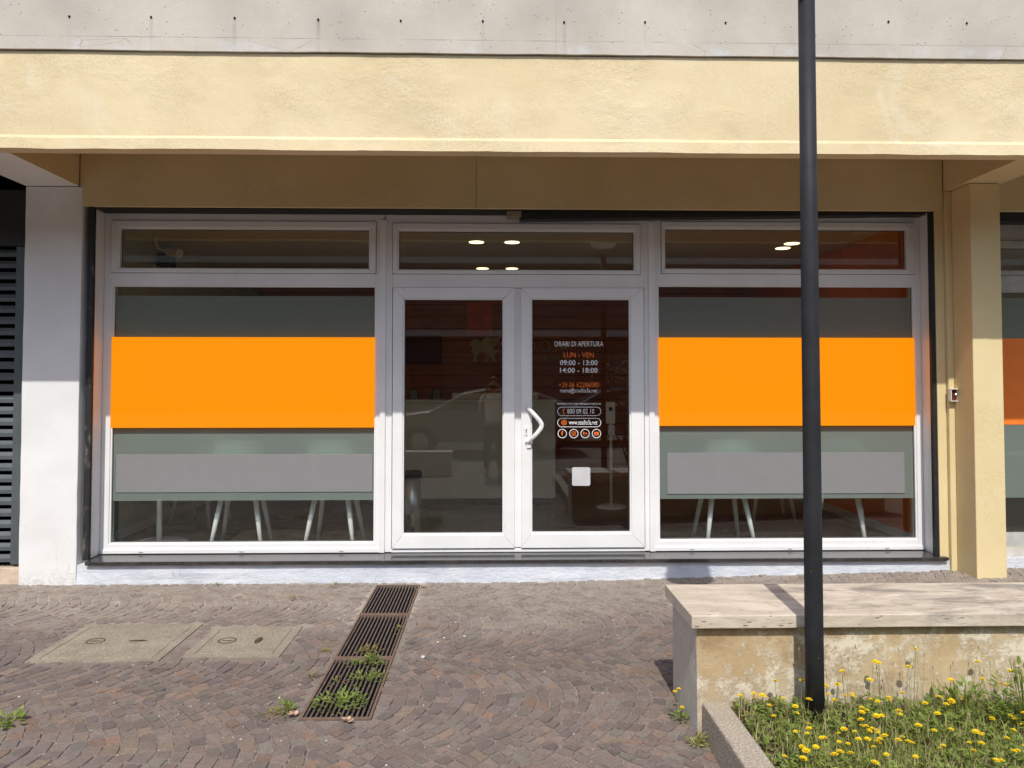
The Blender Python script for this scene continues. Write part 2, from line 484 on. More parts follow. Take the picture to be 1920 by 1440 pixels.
    M['car_blue'] = plain('dark_blue_car_paint', (0.02, 0.035, 0.08), 0.25, 0.6, 0.2, 0.03)
    M['car_glass'] = plain('car_glass', (0.012, 0.014, 0.015), 0.08, 0.6)
    M['tyre'] = plain('tyre_rubber', (0.02, 0.02, 0.02), 0.8)
    M['skin'] = plain('skin', (0.48, 0.29, 0.21), 0.55, 0.35, 0, 0.06)
    M['hair'] = plain('dark_hair', (0.03, 0.022, 0.016), 0.6)
    M['shirt'] = plain('white_cotton', (0.84, 0.84, 0.86), 0.8, 0.2, 0, 0.04)
    M['jeans'] = plain('dark_trousers', (0.035, 0.04, 0.055), 0.8, 0.2)
    M['shoe'] = plain('pale_shoes', (0.45, 0.44, 0.42), 0.6)
    M['face'] = plain('dark_eye', (0.02, 0.015, 0.012), 0.3)
    M['phone'] = plain('black_phone', (0.02, 0.02, 0.022), 0.25, 0.5)


mk_materials()


# ------------------------------------------------------------------ object helpers
def link(name, me, mat=None, parent=None):
    o = bpy.data.objects.new(name, me)
    COL.objects.link(o)
    if mat is not None:
        for m in (mat if isinstance(mat, (list, tuple)) else [mat]):
            me.materials.append(M[m])
    if parent is not None:
        o.parent = parent
        o.matrix_parent_inverse = Matrix.Translation(-parent.location) if parent.type == 'EMPTY' and parent.parent is None and parent.rotation_euler.z == 0 else Matrix.Identity(4)
    return o


def tag(o, label=None, cat=None, group=None, kind=None):
    if label: o['label'] = label
    if cat: o['category'] = cat
    if group: o['group'] = group
    if kind: o['kind'] = kind
    return o


def thing(name, label, cat, loc=(0, 0, 0), group=None):
    o = bpy.data.objects.new(name, None)
    COL.objects.link(o)
    o.location = loc
    o.empty_display_size = 0.1
    return tag(o, label, cat, group)


class MB:
    """collects shapes into one mesh"""
    def __init__(self):
        self.v, self.f, self.mi, self.attr = [], [], [], []
        self.cur = 0
        self.tone = 0.5

    def add(self, vs, fs, tone=None):
        b = len(self.v)
        self.v += [tuple(p) for p in vs]
        for f in fs:
            self.f.append(tuple(b + i for i in f))
            self.mi.append(self.cur)
            self.attr.append(self.tone if tone is None else tone)
        return self

    def box(self, x0, x1, y0, y1, z0, z1):
        return self.add([(x0, y0, z0), (x1, y0, z0), (x1, y1, z0), (x0, y1, z0), (x0, y0, z1), (x1, y0, z1), (x1, y1, z1), (x0, y1, z1)],
                        [(0, 3, 2, 1), (4, 5, 6, 7), (0, 1, 5, 4), (1, 2, 6, 5), (2, 3, 7, 6), (3, 0, 4, 7)])

    def prism_x(self, prof, x0, x1):
        """closed (y, z) profile extruded along x"""
        n = len(prof)
        vs = [(x0, y, z) for y, z in prof] + [(x1, y, z) for y, z in prof]
        fs = [(i, (i + 1) % n, n + (i + 1) % n, n + i) for i in range(n)]
        fs += [tuple(range(n - 1, -1, -1)), tuple(range(n, 2 * n))]
        return self.add(vs, fs)

    def prism_y(self, outline, y0, y1):
        """closed (x, z) outline with thickness along y"""
        n = len(outline)
        vs = [(x, y0, z) for x, z in outline] + [(x, y1, z) for x, z in outline]
        fs = [(i, n + i, n + (i + 1) % n, (i + 1) % n) for i in range(n)]
        fs += [tuple(range(n)), tuple(range(2 * n - 1, n - 1, -1))]
        return self.add(vs, fs)

    def ring(self, x0, x1, z0, z1, l, r, b, t, y0, y1, gap=0.0008):
        """a window frame of four mitred bars"""
        o = [(x0, z0), (x1, z0), (x1, z1), (x0, z1)]
        i = [(x0 + l, z0 + b), (x1 - r, z0 + b), (x1 - r, z1 - t), (x0 + l, z1 - t)]
        for k in range(4):
            a, c = k, (k + 1) % 4
            d = Vector((o[c][0] - o[a][0], o[c][1] - o[a][1])).normalized() * gap
            q = [(o[a][0] + d.x, o[a][1] + d.y), (o[c][0] - d.x, o[c][1] - d.y), (i[c][0] - d.x, i[c][1] - d.y), (i[a][0] + d.x, i[a][1] + d.y)]
            self.prism_y(q, y0, y1)
        return self

    def tube(self, pts, rad, n=10, caps=True):
        pts = [Vector(p) for p in pts]
        if not isinstance(rad, (list, tuple)):
            rad = [rad] * len(pts)
        ref = None
        rings = []
        for k, p in enumerate(pts):
            t = (pts[min(k + 1, len(pts) - 1)] - pts[max(k - 1, 0)]).normalized()
            if ref is None:
                ref = Vector((1, 0, 0)) if abs(t.x) < 0.8 else Vector((0, 1, 0))
            u = (ref - t * ref.dot(t)).normalized()
            ref = u
            v = t.cross(u)
            rings.append([p + (u * math.cos(2 * PI * j / n) + v * math.sin(2 * PI * j / n)) * rad[k] for j in range(n)])
        vs = [q for r_ in rings for q in r_]
        fs = []
        for k in range(len(pts) - 1):
            for j in range(n):
                fs.append((k * n + j, k * n + (j + 1) % n, (k + 1) * n + (j + 1) % n, (k + 1) * n + j))
        if caps:
            fs.append(tuple(range(n - 1, -1, -1)))
            fs.append(tuple((len(pts) - 1) * n + j for j in range(n)))
        return self.add(vs, fs)

    def lathe(self, prof, c=(0, 0, 0), n=32):
        """(r, z) profile turned about z"""
        vs, fs = [], []
        for r_, z in prof:
            for j in range(n):
                a = 2 * PI * j / n
                vs.append((c[0] + r_ * math.cos(a), c[1] + r_ * math.sin(a), c[2] + z))
        for k in range(len(prof) - 1):
            for j in range(n):
                fs.append((k * n + j, k * n + (j + 1) % n, (k + 1) * n + (j + 1) % n, (k + 1) * n + j))
        fs.append(tuple(range(n - 1, -1, -1)))
        fs.append(tuple((len(prof) - 1) * n + j for j in range(n)))
        return self.add(vs, fs)

    def build(self, name, mat, parent=None, smooth=False, bevel=0.0, segs=2):
        me = bpy.data.meshes.new(name)
        me.from_pydata(self.v, [], self.f)
        me.polygons.foreach_set('material_index', self.mi)
        at = me.attributes.new('tone', 'FLOAT', 'FACE')
        at.data.foreach_set('value', self.attr)
        if smooth:
            me.polygons.foreach_set('use_smooth', [True] * len(self.f))
        me.update()
        o = link(name, me, mat, parent)
        if bevel:
            b = o.modifiers.new('bevel', 'BEVEL')
            b.width = bevel
            b.segments = segs
            b.limit_method = 'ANGLE'
            b.angle_limit = R(40)
        return o


def copy_tree(o, parent=None):
    c = o.copy()
    COL.objects.link(c)
    if parent is not None:
        c.parent = parent
    for ch in [x for x in o.children]:
        copy_tree(ch, c)
    return c


def ground_z(x):
    return 0.022 * max(0.0, x - 0.35) if x < 4 else 0.08


# ------------------------------------------------------------------ ground
GR = (-0.872, -0.545, 3.505, 5.825)              # drain channel opening: x0, x1, y0, y1


def in_rect(x, y, r, m=0.0):
    return r[0] - m < x < r[1] + m and r[2] - m < y < r[3] + m


def build_ground():
    xs = [-150, -40, -12, -8, -5, -3, GR[0], GR[1], 0.35, 1, 2, 3, 4, 6, 12, 40, 150]
    ys = [-150, -60, -20, -3.2, 0, 2, GR[2], GR[3], 6.5, 20, 60, 150]
    v, f = [], []
    for y in ys:
        for x in xs:
            v.append((x, y, ground_z(x) - 0.0058))
    n = len(xs)
    for j in range(len(ys) - 1):
        for i in range(n - 1):
            if xs[i] == GR[0] and ys[j] == GR[2]:
                continue
            f.append((j * n + i, j * n + i + 1, (j + 1) * n + i + 1, (j + 1) * n + i))
    m = MB(); m.add(v, f)
    tag(m.build('ground', 'sand'), kind='structure')
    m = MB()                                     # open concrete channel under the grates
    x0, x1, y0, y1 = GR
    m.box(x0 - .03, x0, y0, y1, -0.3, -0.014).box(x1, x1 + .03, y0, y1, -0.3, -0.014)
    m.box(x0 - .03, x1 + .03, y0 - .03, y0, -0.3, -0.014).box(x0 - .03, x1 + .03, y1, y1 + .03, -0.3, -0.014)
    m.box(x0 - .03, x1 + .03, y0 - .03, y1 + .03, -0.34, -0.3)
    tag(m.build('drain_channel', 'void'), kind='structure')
    m = MB(); m.box(-60, 60, -9.5, -3.3, -0.2, 0.004)
    tag(m.build('road', 'asphalt'), kind='structure')


PAL = [(0.205, 0.165, 0.150)] * 4 + [(0.19, 0.158, 0.148)] * 3 + [(0.225, 0.178, 0.158)] * 3 + [(0.17, 0.142, 0.135)] * 2 + [
    (0.215, 0.188, 0.165), (0.20, 0.19, 0.17), (0.185, 0.155, 0.158), (0.25, 0.19, 0.16), (0.27, 0.18, 0.135), (0.25, 0.195, 0.15), (0.145, 0.122, 0.118)]
MAN_A = (-2.53, -1.815, 4.262, 4.912)
MAN_B = (-1.712, -1.178, 4.312, 4.842)


def blocked(x, y):
    if in_rect(x, y, GR, 0.022): return True
    if in_rect(x, y, MAN_A, 0.028) or in_rect(x, y, MAN_B, 0.028): return True
    if in_rect(x, y, (0.9, 9, -1, 3.8)): return True
    if y > 5.90: return True
    return False


def build_setts():
    """small porphyry setts laid in arcs: each stone square to its own arc"""
    W, s, A = 1.07, 0.070, 0.345
    v, f, cols = [], [], []
    clamp = lambda u: max(0.0, min(1.0, u))

    def pos(k, u, y0):
        x = k * s + A * math.sin(PI * clamp(u))
        y = y0 + W * u
        q = noise.noise((x * 0.8, y * 0.8, 3.1))
        q2 = noise.noise((x * 0.8, y * 0.8, 9.7))
        r1 = noise.noise((x * 4, y * 4, 1.3))
        r2 = noise.noise((x * 5, y * 5, 6.3))
        return x + 0.09 * q + 0.024 * r1, y + 0.08 * q2 + 0.022 * r2

    def partner(u):
        """where the cut square to the arc at u meets the next arc"""
        t = A * PI * math.cos(PI * clamp(u))
        n2 = t * t + W * W
        return u - s * W / n2 * t / W * 1.0

    for side in (-1, 1):
        for lane in range(8):
            y0 = (4.30 if side > 0 else 4.78) + W * (1 - lane) if side > 0 else 4.78 + W * (1 - lane)
            ymid = y0 + W / 2
            if ymid < -2.2 or y0 > 5.95:
                continue
            lo, hi = (-5.0, -0.68) if side < 0 else (-0.72, 4.8)
            off = rnd.uniform(0, 1)
            for k in range(int(lo / s) - 6, int(hi / s) + 2):
                step0 = 0.072
                u = rnd.uniform(-0.04, 0.04)
                cuts = [u]
                while u < 1.0:
                    t = A * PI * math.cos(PI * clamp(u))
                    u += step0 * rnd.uniform(0.72, 1.3) / math.sqrt(t * t + W * W)
                    cuts.append(u)
                for a, b in zip(cuts, cuts[1:]):
                    mid = (a + b) / 2
                    if mid < 0 or mid > 1:
                        continue
                    pa, pb = partner(a), partner(b)
                    p = [pos(k + off, a, y0), pos(k + 1 + off, pa, y0), pos(k + 1 + off, pb, y0), pos(k + off, b, y0)]
                    cx = sum(q[0] for q in p) / 4
                    cy = sum(q[1] for q in p) / 4
                    if blocked(cx, cy) or (cx > GR[0] + .16) != (side > 0) or abs(cx) > (5 if cy > 1.5 else 4):
                        continue
                    g0 = rnd.uniform(0.0015, 0.0052)
                    ol = []
                    for i in range(4):
                        q, r_ = p[i], p[(i + 1) % 4]
                        ol.append((q[0] + rnd.uniform(-.007, .007), q[1] + rnd.uniform(-.007, .007)))
                        ol.append(((q[0] + r_[0]) / 2 + rnd.uniform(-.0042, .0042), (q[1] + r_[1]) / 2 + rnd.uniform(-.0042, .0042)))
                    size = 0.069
                    k1 = 1 - 2 * g0 / size
                    zt = ground_z(cx) + rnd.gauss(0, 0.0017)
                    tx, ty = rnd.gauss(0, 0.02), rnd.gauss(0, 0.02)
                    base = len(v)
                    for q in ol:
                        v.append((cx + (q[0] - cx) * k1, cy + (q[1] - cy) * k1, zt - 0.011))
                    for i, q in enumerate(ol):
                        kk = k1 - (0.05 if i % 2 else 0.09)
                        dx, dy = (q[0] - cx) * kk, (q[1] - cy) * kk
                        v.append((cx + dx, cy + dy, zt + dx * tx + dy * ty - rnd.uniform(0, .0012)))
                    c = rnd.choice(PAL)
                    g = rnd.uniform(0.76, 1.2)
                    c = (c[0] * g * .94, c[1] * g * 0.875, c[2] * g * 0.83)
                    for i in range(8):
                        f.append((base + i, base + (i + 1) % 8, base + 8 + (i + 1) % 8, base + 8 + i)); cols.append(c)
                    f.append(tuple(base + 8 + i for i in range(8))); cols.append(c)
    me = bpy.data.meshes.new('cobbled_pavement')
    me.from_pydata(v, [], f)
    at = me.attributes.new('stone', 'FLOAT_COLOR', 'FACE')
    flat = []
    for c in cols:
        flat += [c[0], c[1], c[2], 1]
    at.data.foreach_set('color', flat)
    me.update()
    o = link('cobbled_pavement', me, 'setts')
    tag(o, kind='structure')


build_ground()
build_setts()


# ------------------------------------------------------------------ the building
def wavy_profile(m, prof, x0, x1, nx, amp, seed):
    """extrude a (y, z) profile along x with hand made unevenness"""
    n = len(prof)
    vs, fs = [], []
    for i in range(nx + 1):
        x = x0 + (x1 - x0) * i / nx
        for k, (y, z, wy, wz) in enumerate(prof):
            a = noise.noise((x * 1.1, k * 0.0 + seed, 0.3)) + 0.5 * noise.noise((x * 4.3, seed, 1.7)) + 0.35 * noise.noise((x * 13, k + seed, 2.2))
            b = noise.noise((x * 1.3, k * 3.1 + seed, 5.3)) + 0.4 * noise.noise((x * 9, k + seed, 7.7))
            vs.append((x, y + amp * wy * b, z + amp * wz * a))
    for i in range(nx):
        for k in range(n):
            fs.append((i * n + k, (i + 1) * n + k, (i + 1) * n + (k + 1) % n, i * n + (k + 1) % n))
    fs.append(tuple(range(n)))
    fs.append(tuple(nx * n + k for k in range(n - 1, -1, -1)))
    m.add(vs, fs)


def build_building():
    b = thing('building', 'cream yellow building with raw concrete upper storey above the shopfront', 'building', (0, 5.88, 0))
    m = MB()
    wavy_profile(m, [(4.712, 6.4, .2, 0), (4.712, 3.70, .3, .2), (4.712, 3.549, .3, 1), (5.3, 3.56, 0, 0), (5.3, 6.4, 0, 0)], -7.5, 7.5, 260, 0.004, 1.0)
    m.build('concrete_band', 'concrete', b)
    for x, z in ((-2.6, 3.752), (-2.104, 3.754), (-1.595, 3.754), (-1.083, 3.75), (-0.575, 3.749), (-0.067, 3.752), (0.439, 3.751), (0.945, 3.757), (1.451, 3.759), (2.483, 3.778), (2.983, 3.774)):
        m = MB()
        pts = [(x + 0.0062 * math.cos(t * PI / 6), z + 0.0062 * math.sin(t * PI / 6)) for t in range(12)]
        m.prism_y(pts, 4.706, 4.74)
        m.build('tie_hole', 'void', b)
    m = MB()
    wavy_profile(m, [(4.732, 3.545, .6, .3), (4.731, 3.40, 1, 0), (4.73, 3.22, 1, 0), (4.731, 3.025, .5, .6), (4.719, 3.005, .3, .9), (4.715, 2.938, .4, 1.7),
                     (4.815, 2.937, 0, .3), (4.815, 3.40, 0, 0), (4.95, 3.56, 0, 0)], -7.5, 7.5, 320, 0.0035, 4.0)
    m.build('fascia', 'yellow_rough', b)
    m = MB(); m.box(-7.5, 7.5, 4.82, 6.6, 3.40, 3.55)
    m.build('porch_ceiling', 'raw_soffit', b)
    m = MB()
    m.box(-3.147, -0.1345, 5.888, 6.3, 2.853, 3.398).box(-0.1315, 3.512, 5.888, 6.3, 2.853, 3.398)
    m.build('lintel', 'yellow', b, bevel=0.002)
    # beams from the pillars out to the fascia: yellow sides, lighter underside on the white pillar's
    m = MB(); m.box(-3.55, -3.151, 4.82, 5.884, 3.004, 3.398)
    o = m.build('beam', ['yellow', 'white_wall'], b)
    for p in o.data.polygons:
        if p.normal.z < -0.5: p.material_index = 1
    m = MB(); m.box(3.5155, 3.815, 4.82, 5.884, 3.004, 3.398)
    m.build('beam', 'yellow', b)
    # white pillar
    m = MB()
    nz = 24
    vs, fs = [], []
    for i in range(nz + 1):
        z = -0.1 + 3.1 * i / nz
        e = 0.004 * noise.noise((0.2, 1.0, z * 5)) + 0.002 * noise.noise((0.2, 1.0, z * 19))
        e2 = 0.004 * noise.noise((3.2, 1.0, z * 5)) + (0.006 * noise.noise((3.2, 1.0, z * 30)) if z < .35 else 0)
        vs += [(-3.548 + e, 5.88 + e2 * .5, z), (-3.122 + e2, 5.88 + e * .5, z), (-3.122 + e2, 6.3, z), (-3.548 + e, 6.3, z)]
    for i in range(nz):
        for k in range(4):
            fs.append((i * 4 + k, i * 4 + (k + 1) % 4, (i + 1) * 4 + (k + 1) % 4, (i + 1) * 4 + k))
    fs.append((4 * nz, 4 * nz + 1, 4 * nz + 2, 4 * nz + 3))
    m.add(vs, fs)
    m.build('white_pillar', 'white_wall', b, bevel=0.006)
    # yellow column and pier on the right
    m = MB(); m.box(3.56, 3.785, 5.62, 5.858, 0.03, 3.0)
    m.build('column', 'yellow', b, bevel=0.006, segs=3)
    m = MB(); m.box(3.518, 3.625, 5.862, 6.3, -0.05, 3.0)
    m.build('pier', 'yellow', b, bevel=0.008, segs=3)
    m = MB(); m.box(3.446, 3.516, 5.895, 6.3, 0.14, 2.851)
    m.build('jamb', 'yellow', b, bevel=0.003)
    # plinth below the sill
    m = MB()
    wavy_profile(m, [(5.886, 0.143, .5, 0), (5.884, 0.08, 1, 0), (5.882, 0.03, 1.4, .5), (5.876, -0.06, 1, 0), (6.2, -0.06, 0, 0), (6.2, 0.143, 0, 0)], -3.119, 3.515, 170, 0.006, 8.0)
    m.build('plinth', 'plinth', b)
    m = MB()
    m.prism_x([(5.853, 0.146), (5.853, 0.172), (6.2, 0.178), (6.2, 0.146)], -3.045, 3.49)
    m.build('sill', 'sill', b, bevel=0.003)
    m = MB(); m.box(-3.088, -3.043, 5.90, 5.935, 0.175, 2.85)
    m.build('edge_strip', 'strip', b, bevel=0.002)
    m = MB(); m.box(3.412, 3.444, 5.90, 5.935, 0.175, 2.85)
    m.build('edge_strip', 'black_metal', b, bevel=0.002)
    m = MB(); m.box(-3.05, 3.41, 5.92, 6.098, 2.846, 2.8525)        # dark slot over the frames
    m.build('head_slot', 'gasket', b)
    # white returns between strips and frames
    m = MB(); m.prism_y([(-3.105, 0.176), (-3.062, 0.176), (-3.062, 2.844), (-3.105, 2.844)], 5.937, 6.12)
    m.build('reveal', 'frame', b)
    m = MB(); m.prism_y([(3.444, 0.176), (3.49, 0.176), (3.49, 2.844), (3.444, 2.844)], 5.937, 6.12)
    m.build('reveal', 'frame', b)
    # outer walls of the shop and its neighbours
    m = MB()
    m.box(-7.5, -3.56, 6.14, 6.3, -0.1, 3.4)
    m.box(-7.5, 7.5, 11.0, 11.2, -0.1, 3.4)
    m.box(-7.5, -7.3, 5.88, 11.0, -0.1, 3.4).box(7.3, 7.5, 5.88, 11.0, -0.1, 3.4)
    m.build('outer_wall', 'yellow', b)
    m = MB(); m.box(-7.5, 7.5, 5.3, 11.2, 3.56, 6.4)
    m.build('upper_storey', 'concrete', b)
    m = MB(); m.box(-6.6, -3.567, 5.93, 6.13, -0.1, 0.115)
    m.build('threshold_block', 'stone_block', b, bevel=0.004)
    # neighbour's bay on the right: plinth, sill, head
    m = MB(); m.box(3.63, 7.3, 5.90, 6.2, -0.05, 0.15)
    m.build('plinth', 'plinth', b)
    m = MB(); m.box(3.63, 7.3, 5.98, 6.2, 0.152, 0.20)
    m.build('sill', 'opp_slab', b)
    m = MB(); m.box(3.63, 7.3, 5.90, 6.3, 2.86, 3.398)
    m.build('lintel', 'yellow', b)
    m = MB(); m.box(3.63, 7.3, 5.95, 6.16, 2.79, 2.858)
    m.build('head_slot', 'black_metal', b)
    return b


build_building()


# ------------------------------------------------------------------ glazing
F = 6.10


def text_mesh(txt, x0, x1, z0, z1, y, name, mat, parent, bold=0.0, depth=0.0012, keep=False):
    cu = bpy.data.curves.new('lettering_curve', 'FONT')
    cu.body = txt
    cu.size = 1
    cu.offset = bold
    cu.resolution_u = 3
    t = bpy.data.objects.new('lettering_source', cu)
    COL.objects.link(t)
    dg = bpy.context.evaluated_depsgraph_get()
    me = bpy.data.meshes.new_from_object(t.evaluated_get(dg))
    bpy.data.objects.remove(t)
    bpy.data.curves.remove(cu)
    xs = [v.co.x for v in me.vertices]; ys = [v.co.y for v in me.vertices]
    bm = bmesh.new(); bm.from_mesh(me)
    bpy.data.meshes.remove(me)
    a0, a1, b0, b1 = min(xs), max(xs), min(ys), max(ys)
    for v in bm.verts:
        v.co = Vector((x0 + (v.co.x - a0) / (a1 - a0) * (x1 - x0), y, z0 + (v.co.y - b0) / (b1 - b0) * (z1 - z0)))
    r_ = bmesh.ops.extrude_face_region(bm, geom=bm.faces[:])
    for v in r_['geom']:
        if isinstance(v, bmesh.types.BMVert):
            v.co.y += depth
    bmesh.ops.recalc_face_normals(bm, faces=bm.faces[:])
    me = bpy.data.meshes.new(name)
    bm.to_mesh(me); bm.free()
    return link(name, me, mat, parent)


def rrect(x0, x1, z0, z1, r, n=6):
    pts = []
    for cx, cz, a in ((x1 - r, z1 - r, 0), (x0 + r, z1 - r, 90), (x0 + r, z0 + r, 180), (x1 - r, z0 + r, 270)):
        for k in range(n + 1):
            t = R(a + 90 * k / n)
            pts.append((cx + r * math.cos(t), cz + r * math.sin(t)))
    return pts


def outline_band(m, outer, inner, y0, y1):
    n = len(outer)
    vs = [(x, y0, z) for x, z in outer] + [(x, y0, z) for x, z in inner] + [(x, y1, z) for x, z in outer] + [(x, y1, z) for x, z in inner]
    fs = []
    for i in range(n):
        j = (i + 1) % n
        fs += [(i, j, n + j, n + i), (2 * n + i, 3 * n + i, 3 * n + j, 2 * n + j), (i, 2 * n + i, 2 * n + j, j), (n + i, n + j, 3 * n + j, 3 * n + i)]
    m.add(vs, fs)


def pane(parent, x0, x1, z0, z1, y=F + 0.03, lean=0.0):
    m = MB(); m.box(x0 - .006, x1 + .006, y, y + 0.006, z0 - .006, z1 + .006)
    m.v = [(p[0], p[1] + (p[2] - z0) * lean, p[2]) for p in m.v]
    m.build('pane', 'glass', parent)
    m = MB()                                     # black rubber seal round the glass
    for d in (0.0,):
        m.ring(x0 - .002, x1 + .002, z0 - .002, z1 + .002, .006, .006, .006, .006, y - 0.004, y - 0.0005, 0)
    m.build('seal', 'gasket', parent)


def transom(parent, x0, x1, z0, z1, g, mat='frame'):
    """a hopper light: its sash, glass and seal; g = glass x0, x1, z0, z1"""
    m = MB()
    m.ring(x0, x1, z0, z1, g[0] - x0 - .012, x1 - g[1] - .012, g[2] - z0 - .009, z1 - g[3] - .012, F - 0.014, F + 0.045)
    m.ring(g[0] - .013, g[1] + .013, g[2] - .010, g[3] + .013, .013, .013, .010, .013, F - 0.004, F + 0.04)
    s = m.build('transom_sash', mat, parent, bevel=0.003)
    pane(s, g[0], g[1], g[2], g[3], lean=0.013)
    m = MB(); m.ring(x0 - .0035, x1 + .0035, z0 - .0035, z1 + .0035, .007, .007, .007, .007, F - 0.0015, F + 0.003, 0)
    m.build('seal', 'gasket', parent)


def shadow_groove(m, x0, x1, z0, z1):
    m.ring(x0, x1, z0, z1, .003, .003, .003, .003, F - 0.0015, F + 0.004, 0)


def display_window(label, x0, x1, g, tg, ts, rail, mat='frame', film=True):
    w = thing('display_window', label, 'shop window', ((x0 + x1) / 2, F, 0.176))
    m = MB()
    y0, y1 = F, F + 0.07
    top = 2.846
    m.box(x0, g[0] - .012, y0, y1, 0.181, top)
    m.box(g[1] + .012, x1, y0, y1, 0.181, top)
    m.box(g[0] - .0125, g[1] + .0125, y0 + .0004, y1, 0.181, g[2] - .012)
    m.box(g[0] - .0125, g[1] + .0125, y0 + .0004, y1, g[3] + .012, ts[2] + .02)
    m.box(g[0] - .0125, g[1] + .0125, y0 + .0004, y1, ts[3] - .02, top)
    if ts[0] > g[0] - .012:
        m.box(g[0] - .0122, ts[0] + .01, y0 + .0008, y1, ts[2] + .0195, ts[3] - .0195)
    m.ring(g[0] - .013, g[1] + .013, g[2] - .013, g[3] + .013, .013, .013, .013, .013, F + 0.010, F + 0.06)   # glazing bead
    m.box(x0 + .004, x1 - .004, y0 - .012, y0 - .0005, 0.181, 0.212)                                              # bottom weather strip
    m.build('frame', mat, w, bevel=0.003)
    pane(w, *g)
    transom(w, *ts, tg, mat)
    if film:
        m = MB(); m.box(g[0] + .002, g[1] - .002, F + 0.0284, F + 0.0292, 0.585, 2.197)
        m.build('frosted_film', 'frost', w)
    for k in range(3):                           # drain caps on the bottom rail
        xx = g[0] + (g[1] - g[0]) * (0.12 + 0.38 * k)
        m = MB(); m.box(xx - .016, xx + .016, y0 - .016, y0 - .0122, 0.192, 0.198)
        m.build('drain_cap', 'frame_grey', w)
    return w


def panel(name, label, cat, x0, x1, z0, z1, y0, y1, mat, r=0.002):
    o = thing(name, label, cat, ((x0 + x1) / 2, y0, z0))
    m = MB(); m.box(x0, x1, y0, y1, z0, z1)
    m.build('face', mat, o, bevel=r)
    return o


# left window, doors, right window
wl = display_window('white framed shop window between the white pillar and the glass doors', -3.06, -0.863,
                    (-2.982, -0.942, 0.264, 2.266), (-2.937, -0.987, 2.414, 2.723), (-3.003, -0.932, 2.376, 2.786), None)
wr = display_window('white framed shop window behind the dark lamp post', 1.263, 3.442,
                    (1.324, 3.380, 0.270, 2.279), (1.375, 3.331, 2.424, 2.742), (1.345, 3.393, 2.384, 2.800), None)
# the neighbouring shop, seen past the column
wn = display_window('grey framed shop window of the neighbour beyond the yellow column', 3.80, 6.0,
                    (3.86, 5.94, 0.31, 2.24), (3.88, 5.92, 2.42, 2.60), (3.85, 5.95, 2.38, 2.66), None, 'frame_grey')
m = MB(); m.box(3.862, 5.938, F + .0265, F + .0275, 1.172, 1.87)
m.build('orange_film', 'orange_film', wn)
for dz in (0.02,):
    pass

panel('orange_panel', 'plain orange panel with added glow across the left shop window beside the white pillar', 'sign panel', -2.985, -0.940, 1.158, 1.868, 6.086, 6.118, 'orange_panel')
panel('orange_panel', 'plain orange panel with added glow across the right shop window behind the lamp post', 'sign panel', 1.321, 3.376, 1.168, 1.870, 6.086, 6.118, 'orange_panel')
panel('grey_panel', 'plain grey strip panel low on the left shop window above the chair legs', 'sign panel', -2.954, -0.953, 0.650, 0.947, 6.1215, 6.1276, 'grey_panel')
panel('grey_panel', 'plain grey strip panel low on the right shop window behind the lamp post', 'sign panel', 1.386, 3.302, 0.624, 0.951, 6.1215, 6.1276, 'grey_panel')


